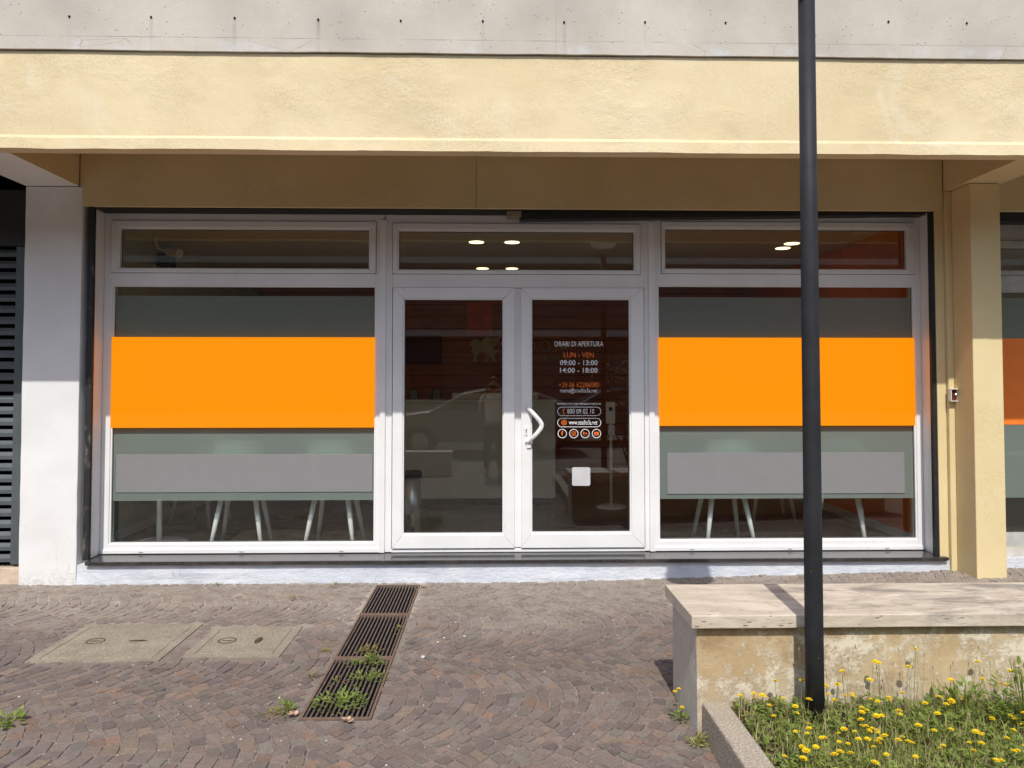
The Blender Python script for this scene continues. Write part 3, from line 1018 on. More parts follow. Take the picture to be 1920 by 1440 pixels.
def build_doors():
    d = thing('double_door', 'white framed glass double door with transom light in the middle of the shopfront', 'door', (0.2, F, 0.176))
    x0, x1 = -0.857, 1.257
    m = MB()
    m.box(x0, -0.800, F, F + .07, 0.181, 2.846)
    m.box(1.203, x1, F, F + .07, 0.181, 2.846)
    m.box(-0.7995, 1.2025, F + .0004, F + .07, 2.266, 2.395)
    m.box(-0.7995, 1.2025, F + .0004, F + .07, 2.76, 2.846)
    m.box(1.165, 1.2032, F + .0008, F + .07, 2.3945, 2.7605)
    m.box(-0.7995, 1.2025, F - .006, F + .07, 0.179, 0.206)
    m.build('frame', 'frame', d, bevel=0.003)
    for x in (-0.872, 1.2590):                   # raised cover strips on the joints with the windows
        m = MB(); m.box(x - .022, x + .022, F - .022, F - .0015, 0.179, 2.80)
        m.build('cover_strip', 'frame', d, bevel=0.004)
    transom(d, -0.797, 1.173, 2.374, 2.777, (-0.750, 1.122, 2.409, 2.716))
    m = MB(); m.box(0.152, 0.236, F + .02, F + .06, 0.207, 2.264)
    m.build('meeting_strip', 'frame', d, bevel=0.003)
    m = MB(); m.box(-0.797, 1.2, F + .004, F + .05, 0.2065, 0.2105)
    m.build('threshold_gap', 'gasket', d)
    leaves = []
    for (a, b, g) in ((-0.793, 0.168, (-0.703, 0.072, 0.327, 2.168)), (0.220, 1.196, (0.308, 1.081, 0.333, 2.171))):
        m = MB()
        m.ring(a, b, 0.2115, 2.263, g[0] - a - .012, b - g[1] - .012, g[2] - .2115 - .012, 2.263 - g[3] - .012, F - 0.02, F + 0.05)
        m.ring(g[0] - .013, g[1] + .013, g[2] - .013, g[3] + .013, .013, .013, .013, .013, F - 0.008, F + 0.045)
        leaf = m.build('door_leaf', 'frame', d, bevel=0.003)
        pane(leaf, *g)
        leaves.append(leaf)
    leaves[1]['label'] = 'right door leaf with curved white handle and white opening hours lettering'
    leaves[0]['label'] = 'left door leaf with plain dark glass'
    L = leaves[1]
    # curved pull handle
    m = MB()
    pts = []
    for k in range(21):
        t = k / 20
        q = 1 - abs(2 * t - 1)
        q = min(q, 0.86 + 0.14 * (1 - ((q - 0.7) / 0.3 - 1) ** 2)) if q > 0.7 else q
        z = 1.318 - 0.285 * t
        x = 0.262 + 0.118 * min(1.0, q * 1.12) ** 0.85
        y = F - 0.02 - 0.055 * min(1, q * 2.6)
        pts.append((x, y, z))
    for _ in range(2):
        pts = [pts[0]] + [tuple((pts[i - 1][c] + 2 * pts[i][c] + pts[i + 1][c]) / 4 for c in range(3)) for i in range(1, 20)] + [pts[20]]
    m.tube(pts, [0.0145 + 0.004 * math.sin(PI * k / 20) for k in range(21)], 14)
    m.build('handle', 'handle', L, smooth=True)
    m = MB()
    m.prism_y(rrect(0.246, 0.274, 1.093, 1.166, 0.013), F - 0.028, F - 0.0205)
    m.prism_y(rrect(0.262, 0.296, 0.995, 1.035, 0.008), F - 0.032, F - 0.0205)
    m.build('lock_plate', 'handle', L, bevel=0.002)
    m = MB()
    m.prism_y([(0.26 + .0055 * math.cos(k * PI / 6), 1.138 + .0055 * math.sin(k * PI / 6)) for k in range(12)], F - 0.0295, F - 0.0285)
    m.box(0.2575, 0.2625, F - .0295, F - .0285, 1.112, 1.136)
    m.build('keyhole', 'gasket', L)
    # lettering stuck on the glass of the right leaf, set out on a 4.27 mm layout grid
    yy = F + 0.0285
    X = lambda x: 0.684 + (x - 1087) * 0.004272
    Z = lambda y: 1.5 + (718.5 - y) * 0.004257
    def line(t, xa, xb, ya, yb, mat, bold, nm='lettering'):
        return text_mesh(t, X(xa), X(xb), Z(yb), Z(ya), yy, nm, mat, L, bold)
    line('ORARI DI APERTURA', 1041, 1133, 638.2, 648.0, 'vinyl_white', 0.004)
    line('LUN - VEN', 1058.5, 1115, 659, 669, 'vinyl_orange', 0.012)
    line('09:00 - 13:00', 1051.5, 1122, 673.6, 683.4, 'vinyl_white', 0.014)
    line('14:00 - 18:00', 1051.5, 1122, 688, 697.6, 'vinyl_white', 0.014)
    line('+39 06 62286080', 1049, 1124.5, 715.4, 725.0, 'vinyl_orange', 0.003)
    line('roma@studio3a.net', 1052, 1121.5, 726.4, 736.6, 'vinyl_white', 0.001)
    line('NUMERO ATTIVO PER EMERGENZE 24 ORE SU 24', 1046.5, 1128, 754, 757.6, 'vinyl_white', 0.02)
    line('800 09 02 10', 1065, 1115.5, 765.0, 774.2, 'vinyl_white', 0.004)
    line('www.studio3a.net', 1068, 1121, 785.8, 795.0, 'vinyl_white', 0.004)
    for ya, yb in ((761.3, 778.2), (782.3, 799.2)):
        m = MB()
        r1 = (yb - ya) / 2 * .004257
        o_ = rrect(X(1046.3), X(1128.2), Z(yb), Z(ya), r1 * .999, 8)
        i_ = rrect(X(1046.3) + .0042, X(1128.2) - .0042, Z(yb) + .0042, Z(ya) - .0042, r1 - .0043, 8)
        outline_band(m, o_, i_, yy, yy + .001)
        m.build('pill_outline', 'vinyl_white', L)

    def circ(cx, cz, r, n=28):
        return [(cx + r * math.cos(2 * PI * k / n), cz + r * math.sin(2 * PI * k / n)) for k in range(n)]
    # handset and globe
    m = MB()
    cx, cz = X(1058.5), Z(769.8)
    arc = [(cx + .012 - .022 * math.cos(R(a)), cz + .026 * math.sin(R(a))) for a in range(-62, 63, 12)]
    arc2 = [(cx + .012 - .0145 * math.cos(R(a)), cz + .021 * math.sin(R(a))) for a in range(62, -63, -12)]
    m.prism_y(arc + arc2, yy, yy + .001)
    m.box(cx + .001, cx + .010, yy - .0002, yy + .001, cz + .014, cz + .023).box(cx + .001, cx + .010, yy - .0002, yy + .001, cz - .023, cz - .014)
    m.build('phone_mark', 'vinyl_orange', L)
    m = MB()
    cx, cz = X(1058.8), Z(790.4)
    outline_band(m, circ(cx, cz, .0225), circ(cx, cz, .0195), yy, yy + .001)
    outline_band(m, [(cx + .011 * math.cos(2 * PI * k / 28), cz + .0205 * math.sin(2 * PI * k / 28)) for k in range(28)],
                 [(cx + .0082 * math.cos(2 * PI * k / 28), cz + .0205 * math.sin(2 * PI * k / 28)) for k in range(28)], yy - .0002, yy + .0008)
    m.box(cx - .0014, cx + .0014, yy - .0004, yy + .0006, cz - .0205, cz + .0205)
    for q, hw in ((0, .0205), (.0095, .0175), (-.0095, .0175)):
        m.box(cx - hw, cx + hw, yy - .0006, yy + .0004, cz + q - .0013, cz + q + .0013)
    m.build('globe_mark', 'vinyl_orange', L)
    for i, xx in enumerate((1055.4, 1076.9, 1098.1, 1119.4)):
        cx, cz = X(xx), Z(811.2)
        m = MB(); outline_band(m, circ(cx, cz, .0365), circ(cx, cz, .0315), yy, yy + .001)
        m.build('ring_outline', 'vinyl_white', L)
        if i == 0:
            text_mesh('f', cx - .010, cx + .010, cz - .019, cz + .019, yy, 'letter_mark', 'vinyl_orange', L, 0.04)
        elif i == 2:
            text_mesh('in', cx - .0165, cx + .0165, cz - .015, cz + .016, yy, 'letter_mark', 'vinyl_orange', L, 0.04)
        elif i == 1:
            m = MB()
            outline_band(m, rrect(cx - .017, cx + .017, cz - .017, cz + .017, .008), rrect(cx - .013, cx + .013, cz - .013, cz + .013, .0055), yy, yy + .001)
            outline_band(m, circ(cx, cz, .0088), circ(cx, cz, .0052), yy, yy + .001)
            m.prism_y(circ(cx + .0092, cz + .0092, .0019, 10), yy - .0003, yy + .0007)
            m.build('camera_mark', 'vinyl_orange', L)
        else:
            m = MB()
            o_ = rrect(cx - .019, cx + .019, cz - .0135, cz + .0135, .007, 4)
            n = len(o_)
            tri = [(cx - .0055, cz - .007), (cx + .0075, cz), (cx - .0055, cz + .007)]
            m.prism_y(o_, yy, yy + .001)
            m.build('play_mark', 'vinyl_orange', L)
            m = MB(); m.prism_y(tri, yy - .0008, yy - .0001)
            m.build('play_arrow', 'gasket', L)
    m = MB(); m.prism_y(rrect(X(1073.5), X(1107.5), Z(908.5), Z(874), .014), yy, yy + .001)
    s_ = m.build('sticker', 'sticker', L)
    s_['label'] = 'blank white sticker with rounded corners low on the glass'


build_doors()

# black roller bar slung under the lintel
rb = thing('shutter_bar', 'black bar hanging slightly tilted under the lintel over the right window', 'bar', (1.85, 5.96, 2.8))
m = MB()
vs = []
pa, pb = [(0.205, 2.778), (0.205, 2.849)], [(3.405, 2.838), (3.405, 2.8515)]
m.add([(0.205, 5.945, 2.778), (3.41, 5.945, 2.836), (3.41, 5.945, 2.8505), (0.205, 5.945, 2.8505), (0.205, 6.05, 2.778), (3.41, 6.05, 2.836), (3.41, 6.05, 2.8505), (0.205, 6.05, 2.8505)],
      [(0, 1, 2, 3), (4, 7, 6, 5), (0, 4, 5, 1), (3, 2, 6, 7), (0, 3, 7, 4), (1, 5, 6, 2)])
m.build('bar', 'black_metal', rb, bevel=0.006)
m = MB(); m.box(0.105, 0.218, 5.938, 6.04, 2.797, 2.8515)
m.build('end_bracket', 'lid', rb, bevel=0.008)

# louvred shutter at the far left
sh = thing('louvred_shutter', 'dark grey louvred metal shutter left of the white pillar', 'shutter', (-5.0, 6.0, 0.115))
m = MB(); m.box(-6.6, -3.575, 5.945, 6.13, 2.56, 2.99)
m.build('header_box', 'shutter_dark', sh, bevel=0.004)
m = MB(); m.box(-3.655, -3.585, 5.955, 6.03, 0.135, 2.555)
m.build('side_rail', 'shutter', sh, bevel=0.003)
m = MB()
for k in range(28):
    z = 0.15 + 0.0862 * k
    m.prism_x([(5.968, z), (5.968, z + .028), (5.985, z + .056), (6.002, z + .054), (6.0, z)], -6.6, -3.657)
m.build('slat_panel', 'shutter', sh)
m = MB(); m.box(-6.6, -3.657, 6.03, 6.04, 0.12, 2.555)
m.build('back_plate', 'void', sh)
m = MB(); m.box(-6.6, -3.56, 6.05, 6.1385, 2.99, 3.40)
m.build('top_plate', 'void', sh)

# alarm box on the pier
al = thing('alarm_box', 'small square call box with red insert on the yellow pier', 'alarm box', (3.56, 5.85, 1.42))
m = MB(); m.ring(3.506, 3.612, 1.366, 1.464, .006, .006, .006, .006, 5.815, 5.8605)
m.box(3.506, 3.612, 5.8525, 5.8605, 1.366, 1.464)
m.build('housing', 'white_plastic', al, bevel=0.002)
m = MB(); m.box(3.513, 3.605, 5.838, 5.852, 1.373, 1.457)
m.build('insert', 'red_plastic', al)
m = MB(); m.lathe([(0.014, 0), (0.014, 0.008), (0.008, 0.012)], (0, 0, 0), 20)
o = m.build('button', 'steel', al)
o.data.transform(Matrix.Translation((3.559, 5.837, 1.415)) @ Matrix.Rotation(R(90), 4, 'X'))
m = MB(); m.tube([(3.60, 5.857, 1.44), (3.607, 5.857, 1.475), (3.60, 5.857, 1.50)], 0.006, 8)
m.build('cable_stub', 'white_plastic', al)

# ------------------------------------------------------------------ drain grates and manhole covers
gw = GR
for i, (ya, yb) in enumerate(((3.51, 4.275), (4.285, 5.075), (5.085, 5.815))):
    lab = ['rusty drain grate nearest the viewer with weeds growing through it', 'middle rusty drain grate of the three in a row', 'rusty drain grate touching the shop plinth'][i]
    g = thing('drain_grate', lab, 'drain grate', ((gw[0] + gw[1]) / 2, (ya + yb) / 2, 0), 'drain grates in a row in front of the door')
    m = MB()
    x0, x1 = gw[0] + .002, gw[1] - .002
    m.box(x0, x1, ya, ya + .018, -0.03, 0.002).box(x0, x1, yb - .018, yb, -0.03, 0.002)
    m.box(x0, x0 + .012, ya + .018, yb - .018, -0.03, 0.002).box(x1 - .012, x1, ya + .018, yb - .018, -0.03, 0.002)
    m.build('rim', 'rust_rim', g)
    m = MB()
    nb = 13
    for k in range(nb):
        x = x0 + .012 + (x1 - x0 - .024) * (k + .5) / nb
        m.box(x - .0046, x + .0046, ya + .017, yb - .017, -0.028, 0.001 + rnd.uniform(-.001, .001))
    m.build('bars', 'rust', g)
for rct, lab, k in ((MAN_A, 'larger square concrete manhole cover in the cobbles at left', 0), (MAN_B, 'smaller square concrete manhole cover between the larger one and the grates', 1)):
    x0, x1, y0, y1 = rct
    g = thing('manhole_cover', lab, 'manhole cover', ((x0 + x1) / 2, (y0 + y1) / 2, 0))
    m = MB()
    t = 0.05
    m.box(x0, x1, y0, y0 + t, -0.05, 0.001).box(x0, x1, y1 - t, y1, -0.05, 0.001).box(x0, x0 + t, y0 + t, y1 - t, -0.05, 0.001).box(x1 - t, x1, y0 + t, y1 - t, -0.05, 0.001)
    m.build('surround', 'lid', g)
    m = MB(); m.box(x0 + t + .0025, x1 - t - .0025, y0 + t + .0025, y1 - t - .0025, -0.05, 0.0025)
    m.build('lid', 'lid', g, bevel=0.006)
    cx, cy = (x0 + x1) / 2, (y0 + y1) / 2
    m = MB()
    w0 = x1 - x0
    ex = cx - 0.2 * w0
    ring_o = [(ex + .052 * math.cos(2 * PI * q / 24), cy + .052 * math.sin(2 * PI * q / 24)) for q in range(24)]
    ring_i = [(ex + (p[0] - ex) * .86, cy + (p[1] - cy) * .86) for p in ring_o]
    vs = [(x, y, .0045) for x, y in ring_o + ring_i]
    m.add(vs, [(q, (q + 1) % 24, 24 + (q + 1) % 24, 24 + q) for q in range(24)])
    m.box(ex - .03, ex + .03, cy - .004, cy + .004, 0.002, 0.0045)
    m.build('cast_emblem', 'soil', g)
    m = MB()
    hx = cx + 0.14 * w0
    sx, sy = (.055, .012) if k == 0 else (.02, .055)
    m.add([(hx + sx * math.cos(2 * PI * q / 16), cy + sy * math.sin(2 * PI * q / 16), .0048) for q in range(16)], [tuple(range(16))])
    m.build('lifting_slot', 'soil', g)

# ------------------------------------------------------------------ stone bench, kerb, bed
bn = thing('stone_bench', 'low bench wall with travertine slab on flaking ochre plaster at lower right', 'bench', (2.2, 3.5, 0))
m = MB()
nx = 60
wavy_profile(m, [(3.262, 0.466, .6, .3), (3.262, 0.521, .5, .3), (3.764, 0.523, .4, .2), (3.764, 0.466, .3, .2)], 0.838, 4.4, nx, 0.003, 2.5)
m.build('slab', 'travertine', bn, bevel=0.004)
m = MB()
wavy_profile(m, [(3.30, 0.4645, .3, 0), (3.298, 0.3, 1, 0), (3.296, 0.12, 1, 0), (3.292, -0.05, 1, 0), (3.74, -0.05, 0, 0), (3.74, 0.4645, 0, 0)], 0.868, 4.37, 90, 0.004, 6.5)
m.build('base', 'flaking', bn, bevel=0.005)

kb = MB()
wavy_profile(kb, [(0.888, 0.15, .5, .6), (0.996, 0.15, .5, .6), (0.999, -0.05, 0, 0), (0.884, -0.05, 0, 0)], 0, 1, 40, 0.004, 3.0)
kb.v = [(p[1], 0.6 + p[0] * 2.69, p[2]) for p in kb.v]
o = kb.build('kerb_stone', 'kerb', None, bevel=0.008)
bm = bmesh.new(); bm.from_mesh(o.data); bmesh.ops.recalc_face_normals(bm, faces=bm.faces[:]); bm.to_mesh(o.data); bm.free()
tag(o, 'rough pebbled concrete kerb edging the planted bed below the bench', 'kerb')

m = MB()
nx, ny = 50, 40
vs, fs = [], []
for j in range(ny + 1):
    for i in range(nx + 1):
        x = 0.99 + 3.3 * i / nx
        y = 0.6 + 2.70 * j / ny
        vs.append((x, y, 0.115 + 0.022 * noise.noise((x * 3, y * 3, 1)) + 0.01 * noise.noise((x * 9, y * 9, 4)) + 0.02 * max(0, y - 3.0)))
for j in range(ny):
    for i in range(nx):
        a = j * (nx + 1) + i
        fs.append((a, a + 1, a + nx + 2, a + nx + 1))
m.add(vs, fs)
tag(m.build('bed_soil', 'soil', None, smooth=True), kind='structure')


def soil_z(x, y):
    return 0.115 + 0.022 * noise.noise((x * 3, y * 3, 1)) + 0.01 * noise.noise((x * 9, y * 9, 4)) + 0.02 * max(0, y - 3.0)


def blade(m, p, h, w_, lean, az, tone):
    d = Vector((math.cos(az), math.sin(az), 0))
    sd_ = Vector((-math.sin(az), math.cos(az), 0)) * w_
    p = Vector(p)
    mid = p + d * lean * 0.35 + Vector((0, 0, h * 0.62))
    tip = p + d * lean + Vector((0, 0, h))
    m.add([p - sd_, p + sd_, mid + sd_ * .8, mid - sd_ * .8, tip], [(0, 1, 2, 3), (3, 2, 4)], tone)


def leaflet(m, c, ln, wd, az, el, tone):
    d = Vector((math.cos(az) * math.cos(el), math.sin(az) * math.cos(el), math.sin(el)))
    s_ = Vector((-math.sin(az), math.cos(az), 0))
    u = d.cross(s_)
    c = Vector(c)
    m.add([c, c + d * ln * .35 + s_ * wd * .5 - u * ln * .06, c + d * ln * .75 + s_ * wd * .4 - u * ln * .05, c + d * ln, c + d * ln * .75 - s_ * wd * .4 - u * ln * .05, c + d * ln * .35 - s_ * wd * .5 - u * ln * .06,
           c + d * ln * .55], [(0, 1, 6), (1, 2, 6), (2, 3, 6), (3, 4, 6), (4, 5, 6), (5, 0, 6)], tone)


def density(x, y):
    return 0.5 + 0.5 * noise.noise((x * 2.6, y * 2.6, 7.0))


# one mass nobody could count: grass, dry stalks, small leaves
mg, ms, ml = MB(), MB(), MB()
for k in range(22000):
    x, y = rnd.uniform(1.0, 3.0), rnd.uniform(2.2, 3.27)
    dn = density(x, y)
    edge = min(1, (x - 0.99) / 0.18)
    if rnd.random() > (0.25 + 0.9 * dn) * edge:
        continue
    h = rnd.uniform(0.02, 0.075) * (0.6 + 0.8 * dn) * (1.0 + 0.35 * max(0, x - 1.7)) * (1 - .35 * (y > 3.2))
    blade(mg, (x, y, soil_z(x, y) - .003), h, rnd.uniform(.0012, .0028), rnd.uniform(0, h * .9), rnd.uniform(0, 6.28), min(1, max(0, rnd.gauss(.45, .28))))
for k in range(3200):
    x, y = rnd.uniform(1.0, 3.0), rnd.uniform(2.3, 3.27)
    h = rnd.uniform(0.02, 0.10)
    blade(ms, (x, y, soil_z(x, y)), h, rnd.uniform(.0008, .0018), rnd.uniform(0, h * 1.4), rnd.uniform(0, 6.28), rnd.random())
for k in range(5200):
    x, y = rnd.uniform(1.0, 3.0), rnd.uniform(2.2, 3.27)
    dn = 0.5 + 0.5 * noise.noise((x * 3.3, y * 3.3, 2.0))
    if rnd.random() > 0.25 + dn * 0.9:
        continue
    z = soil_z(x, y) + rnd.uniform(0.005, 0.055) * (0.5 + dn)
    for q in range(3):
        leaflet(ml, (x, y, z), rnd.uniform(.012, .03), rnd.uniform(.008, .016), rnd.uniform(0, 6.28), rnd.uniform(-.3, .7), min(1, max(0, rnd.gauss(.5, .3))))
tag(mg.build('grass', 'grass'), 'short mixed grass covering the planted bed', 'grass', kind='stuff')
tag(ms.build('dry_grass', 'straw'), 'straw coloured dead grass in the planted bed', 'grass', kind='stuff')
tag(ml.build('ground_cover', 'leaf'), 'small green clover leaves among the grass', 'ground cover', kind='stuff')


def weed_mesh(n, r, h, seed, wide=1.0):
    g = random.Random(seed)
    m = MB()
    for k in range(n):
        a = g.uniform(0, 6.28)
        d = r * math.sqrt(g.random())
        z = h * g.random() * (1 - 0.5 * d / r)
        leaflet(m, (d * math.cos(a), d * math.sin(a), z), g.uniform(.02, .045) * wide, g.uniform(.008, .018) * wide, a + g.uniform(-.9, .9), g.uniform(-.2, .9), min(1, max(0, g.gauss(.5, .3))))
    for k in range(max(3, n // 8)):
        a = g.uniform(0, 6.28)
        d = r * .7 * g.random()
        m.tube([(0, 0, -.01), (d * math.cos(a) * .5, d * math.sin(a) * .5, h * .5), (d * math.cos(a), d * math.sin(a), h * g.uniform(.6, 1))], .0015, 4)
    return m


def weed(x, y, z, n, r, h, seed, label, mat='leaf', wide=1.0, name='weed'):
    m = weed_mesh(n, r, h, seed, wide)
    o = m.build(name, mat)
    o.location = (x, y, z)
    tag(o, label, 'weed')
    return o


weed(-0.715, 3.67, 0.0, 130, 0.12, 0.035, 11, 'bushy green weed growing through the nearest end of the drain grate', wide=.8)
weed(-0.64, 4.19, 0.0, 70, 0.05, 0.06, 12, 'bright green weed at the far rim of the nearest drain grate', wide=.8)
weed(-0.735, 4.16, 0.0, 22, 0.04, 0.04, 13, 'thin weed left of the bright weed in the nearest drain grate', wide=.7)
weed(-0.635, 3.97, 0.0, 90, 0.09, 0.03, 14, 'sparse yellow green weed in the middle of the nearest drain grate', 'leaf', .6)
weed(-0.635, 3.68, 0.0, 30, 0.05, 0.04, 15, 'small weed at the right of the bushy weed in the grate', wide=.7)
weed(-0.78, 3.93, 0.0, 16, 0.04, 0.025, 16, 'tiny weed among the left bars of the nearest drain grate', 'leaf_dry', .6)
weed(-0.685, 4.37, 0.0, 70, 0.075, 0.025, 17, 'low weed at the near end of the middle drain grate', 'leaf_dry', .6)
weed(-0.575, 4.75, 0.0, 24, 0.06, 0.02, 18, 'faint weed near the right edge of the middle drain grate', 'leaf_dry', .5)
weed(-0.945, 3.60, 0.0, 40, 0.035, 0.06, 19, 'green grass tuft beside the left corner of the nearest grate', wide=.8)
weed(-0.99, 3.55, 0.0, 45, 0.07, 0.02, 20, 'yellowing moss weed beside the grate corner on the cobbles', 'leaf_dry', .6)
weed(-2.155, 3.50, 0.0, 40, 0.06, 0.035, 21, 'broad leaved weed on the cobbles at the left picture edge', wide=1.3)
weed(-0.93, 4.02, 0.0, 26, 0.035, 0.012, 22, 'dry flat weed left of the nearest grate', 'leaf_dry', .5)
weed(-0.94, 4.38, 0.0, 24, 0.028, 0.012, 23, 'dry sprig left of the seam between two grates', 'leaf_dry', .5)
weed(-1.38, 5.47, 0.0, 22, 0.05, 0.02, 24, 'small grass sprig on the cobbles near the plinth', 'leaf_dry', .6)
weed(-1.17, 5.78, 0.0, 16, 0.04, 0.03, 25, 'tiny weed at the foot of the plinth left of the grates', wide=.6)
weed(-2.05, 5.83, 0.0, 14, 0.03, 0.025, 26, 'tiny weed at the foot of the plinth under the left window', wide=.6)
weed(-0.52, 5.72, 0.0, 22, 0.028, 0.012, 27, 'faint moss sprig right of the farthest grate', 'leaf_dry', .5)
weed(0.845, 3.46, 0.0, 55, 0.05, 0.05, 28, 'leafy weed at the foot of the bench end wall', wide=.7)
weed(0.845, 3.20, 0.0, 60, 0.035, 0.075, 29, 'bright grass tuft at the foot of the kerb corner', 'grass', .7)
weed(1.13, 3.22, soil_z(1.13, 3.22), 190, 0.12, 0.07, 30, 'low spreading weed with reddish leaves at the left corner of the bed', 'leaf_dry', .8)
weed(2.12, 3.06, soil_z(2.12, 3.06), 230, 0.12, 0.30, 31, 'tall leafy weed at the right picture edge of the bed', wide=1.1)
weed(1.93, 3.14, soil_z(1.93, 3.14), 190, 0.15, 0.17, 32, 'broad green weed between the lamp post and the tall leafy weed', wide=1.1)
weed(1.70, 2.98, soil_z(1.7, 2.98), 70, 0.10, 0.08, 33, 'low leafy weed in the middle of the bed', wide=1.0)

# yellow wildflowers
def flower_proto():
    t = thing('yellow_flower', 'small yellow wildflower on a thin stem in the planted bed', 'flower', (0, 0, 0), 'yellow wildflowers in the planted bed')
    m = MB()
    m.tube([(0, 0, -.01), (.004, .002, .05), (.002, .006, .1)], [.0014, .0011, .0009], 5)
    m.build('stem', 'leaf', t)
    m = MB()
    for ringk, (n, ln, el) in enumerate(((11, .0125, .25), (8, .009, .6))):
        for k in range(n):
            leaflet(m, (.002, .006, .1 + .001 * ringk), ln, .0058, 2 * PI * k / n + ringk * .2, el, (k % 3) * .4 + .1)
    m.lathe([(.002, 0), (.003, .003), (.001, .005)], (.002, .006, .1), 8)
    m.build('flower_head', 'petal', t)
    return t


f0 = flower_proto()
fl = random.Random(3)
spots = []
for (px, h) in (((1.02), .05),):
    pass
named = [(1.075, 3.2, .10), (1.17, 3.19, .14), (1.05, 3.23, .09), (1.28, 3.20, .13), (1.385, 3.2, .12), (1.42, 3.2, .13), (1.48, 3.22, .19), (1.56, 3.22, .15), (1.61, 3.21, .22), (1.63, 3.23, .22),
         (1.74, 3.2, .20), (1.76, 3.22, .27), (1.90, 3.22, .16), (2.0, 3.2, .16), (2.10, 3.22, .21), (2.16, 3.2, .19), (2.06, 3.15, .14), (1.46, 3.15, .10), (1.58, 3.12, .11), (1.24, 3.0, .05)]
for i in range(150):
    if i < len(named):
        x, y, h = named[i]
    else:
        x, y = fl.uniform(1.04, 2.3), fl.uniform(2.62, 3.24)
        if fl.random() < .4 and i % 2 == 0:
            x = 1.04 + 1.0 * fl.random()
        h = fl.uniform(0.05, 0.11)
    o = f0 if i == 0 else copy_tree(f0)
    o.location = (x, y, soil_z(x, y))
    s_ = fl.uniform(0.8, 1.4)
    o.rotation_euler = (fl.uniform(-.15, .25), fl.uniform(-.2, .2), fl.uniform(0, 6.28))
    hk = h / 0.1
    o.scale = (1, 1, 1)
    for ch in o.children:
        if ch.name.startswith('stem'):
            ch.scale = (1, 1, hk)
        else:
            ch.location = (.002 * (1 - s_), .006 * (1 - s_), .1 * hk - .1 * s_)
            ch.scale = (s_, s_, s_)
for k, (x, y, h) in enumerate(((0.838, 3.50, .12), (0.808, 3.42, .14), (0.83, 3.38, .09))):
    o = copy_tree(f0)
    o.location = (x, y, 0)
    o.rotation_euler = (0, 0, k)
    o['label'] = ['yellow flower standing tallest in the weed at the bench end', 'yellow flower leaning left of the bench end weed', 'yellow flower lowest in the weed at the bench end'][k]
    for ch in o.children:
        if ch.name.startswith('stem'): ch.scale = (1, 1, h / .1)
        else: ch.location = (0, 0, h - .1); ch.scale = (1, 1, 1)
# dry seed stalks in front of the bench
mst = MB()
for k in range(60):
    x, y = fl.uniform(1.25, 2.25), fl.uniform(3.1, 3.25)
    h = fl.uniform(.10, .30)
    z = soil_z(x, y)
    dx, dy = fl.uniform(-.04, .04), fl.uniform(-.03, .03)
    mst.tube([(x, y, z), (x + dx * .4, y + dy * .4, z + h * .6), (x + dx, y + dy, z + h)], [.0009, .0008, .0006], 4)
    if fl.random() < .7:
        mst.tube([(x + dx, y + dy, z + h - .004), (x + dx * 1.05, y + dy, z + h + .004), (x + dx * 1.08, y + dy, z + h + .014)], [.0012, .0028, .0008], 5)
tag(mst.build('seed_stalks', 'straw'), 'thin dry seed stalks standing in front of the bench', 'stalks', kind='stuff')

# grit and litter on the cobbles
mgt = MB()
for k in range(1500):
    x, y = rnd.uniform(-2.6, 0.85), rnd.uniform(2.6, 5.8)
    if in_rect(x, y, GR, .04): continue
    r_ = abs(rnd.gauss(0, .0018)) + .001
    z = ground_z(x) + r_ * .4 - .004
    mgt.add([(x - r_, y, z), (x, y - r_, z), (x + r_, y, z), (x, y + r_, z), (x, y, z + r_)], [(0, 1, 4), (1, 2, 4), (2, 3, 4), (3, 0, 4)])
tag(mgt.build('grit', 'pebble'), 'pale grit scattered in the cobble joints', 'grit', kind='stuff')
for k, (x, y, r_) in enumerate(((-0.385, 4.28, .014), (-0.32, 4.52, .008), (-0.29, 4.60, .008), (-0.17, 4.62, .009), (-1.36, 5.2, .009), (-1.02, 3.75, .007))):
    m = MB()
    m.lathe([(r_ * .5, 0), (r_, r_ * .25), (r_ * .8, r_ * .6), (r_ * .2, r_ * .75)], (0, 0, 0), 9)
    for i, p in enumerate(m.v):
        m.v[i] = (p[0] * (1 + .25 * noise.noise((i, k, 0))), p[1] * (1.3 + .25 * noise.noise((i, k, 3))), p[2])
    o = m.build('pebble', 'pebble', None, smooth=True)
    o.location = (x, y, 0)
    tag(o, ['largest white pebble beside the drain grates', 'white pebble just behind the largest one', 'white pebble farther behind beside the grates', 'white pebble well right of the grates',
            'white pebble on the cobbles near the left window', 'white pebble left of the nearest grate'][k], 'pebble')
for k, (x, y, a) in enumerate(((-0.645, 3.465, .3), (-0.895, 3.535, 1.4))):
    m = MB()
    for q in range(3):
        leaflet(m, (0, 0, .004 + .006 * q), .034, .022, a + q * 1.1, .35 - .15 * q, .5)
    o = m.build('dry_leaf', 'dead_leaf')
    o.location = (x, y, 0.004)
    tag(o, ['curled pinkish dry leaf below the nearest grate', 'curled dry leaf at the left corner of the nearest grate'][k], 'leaf')

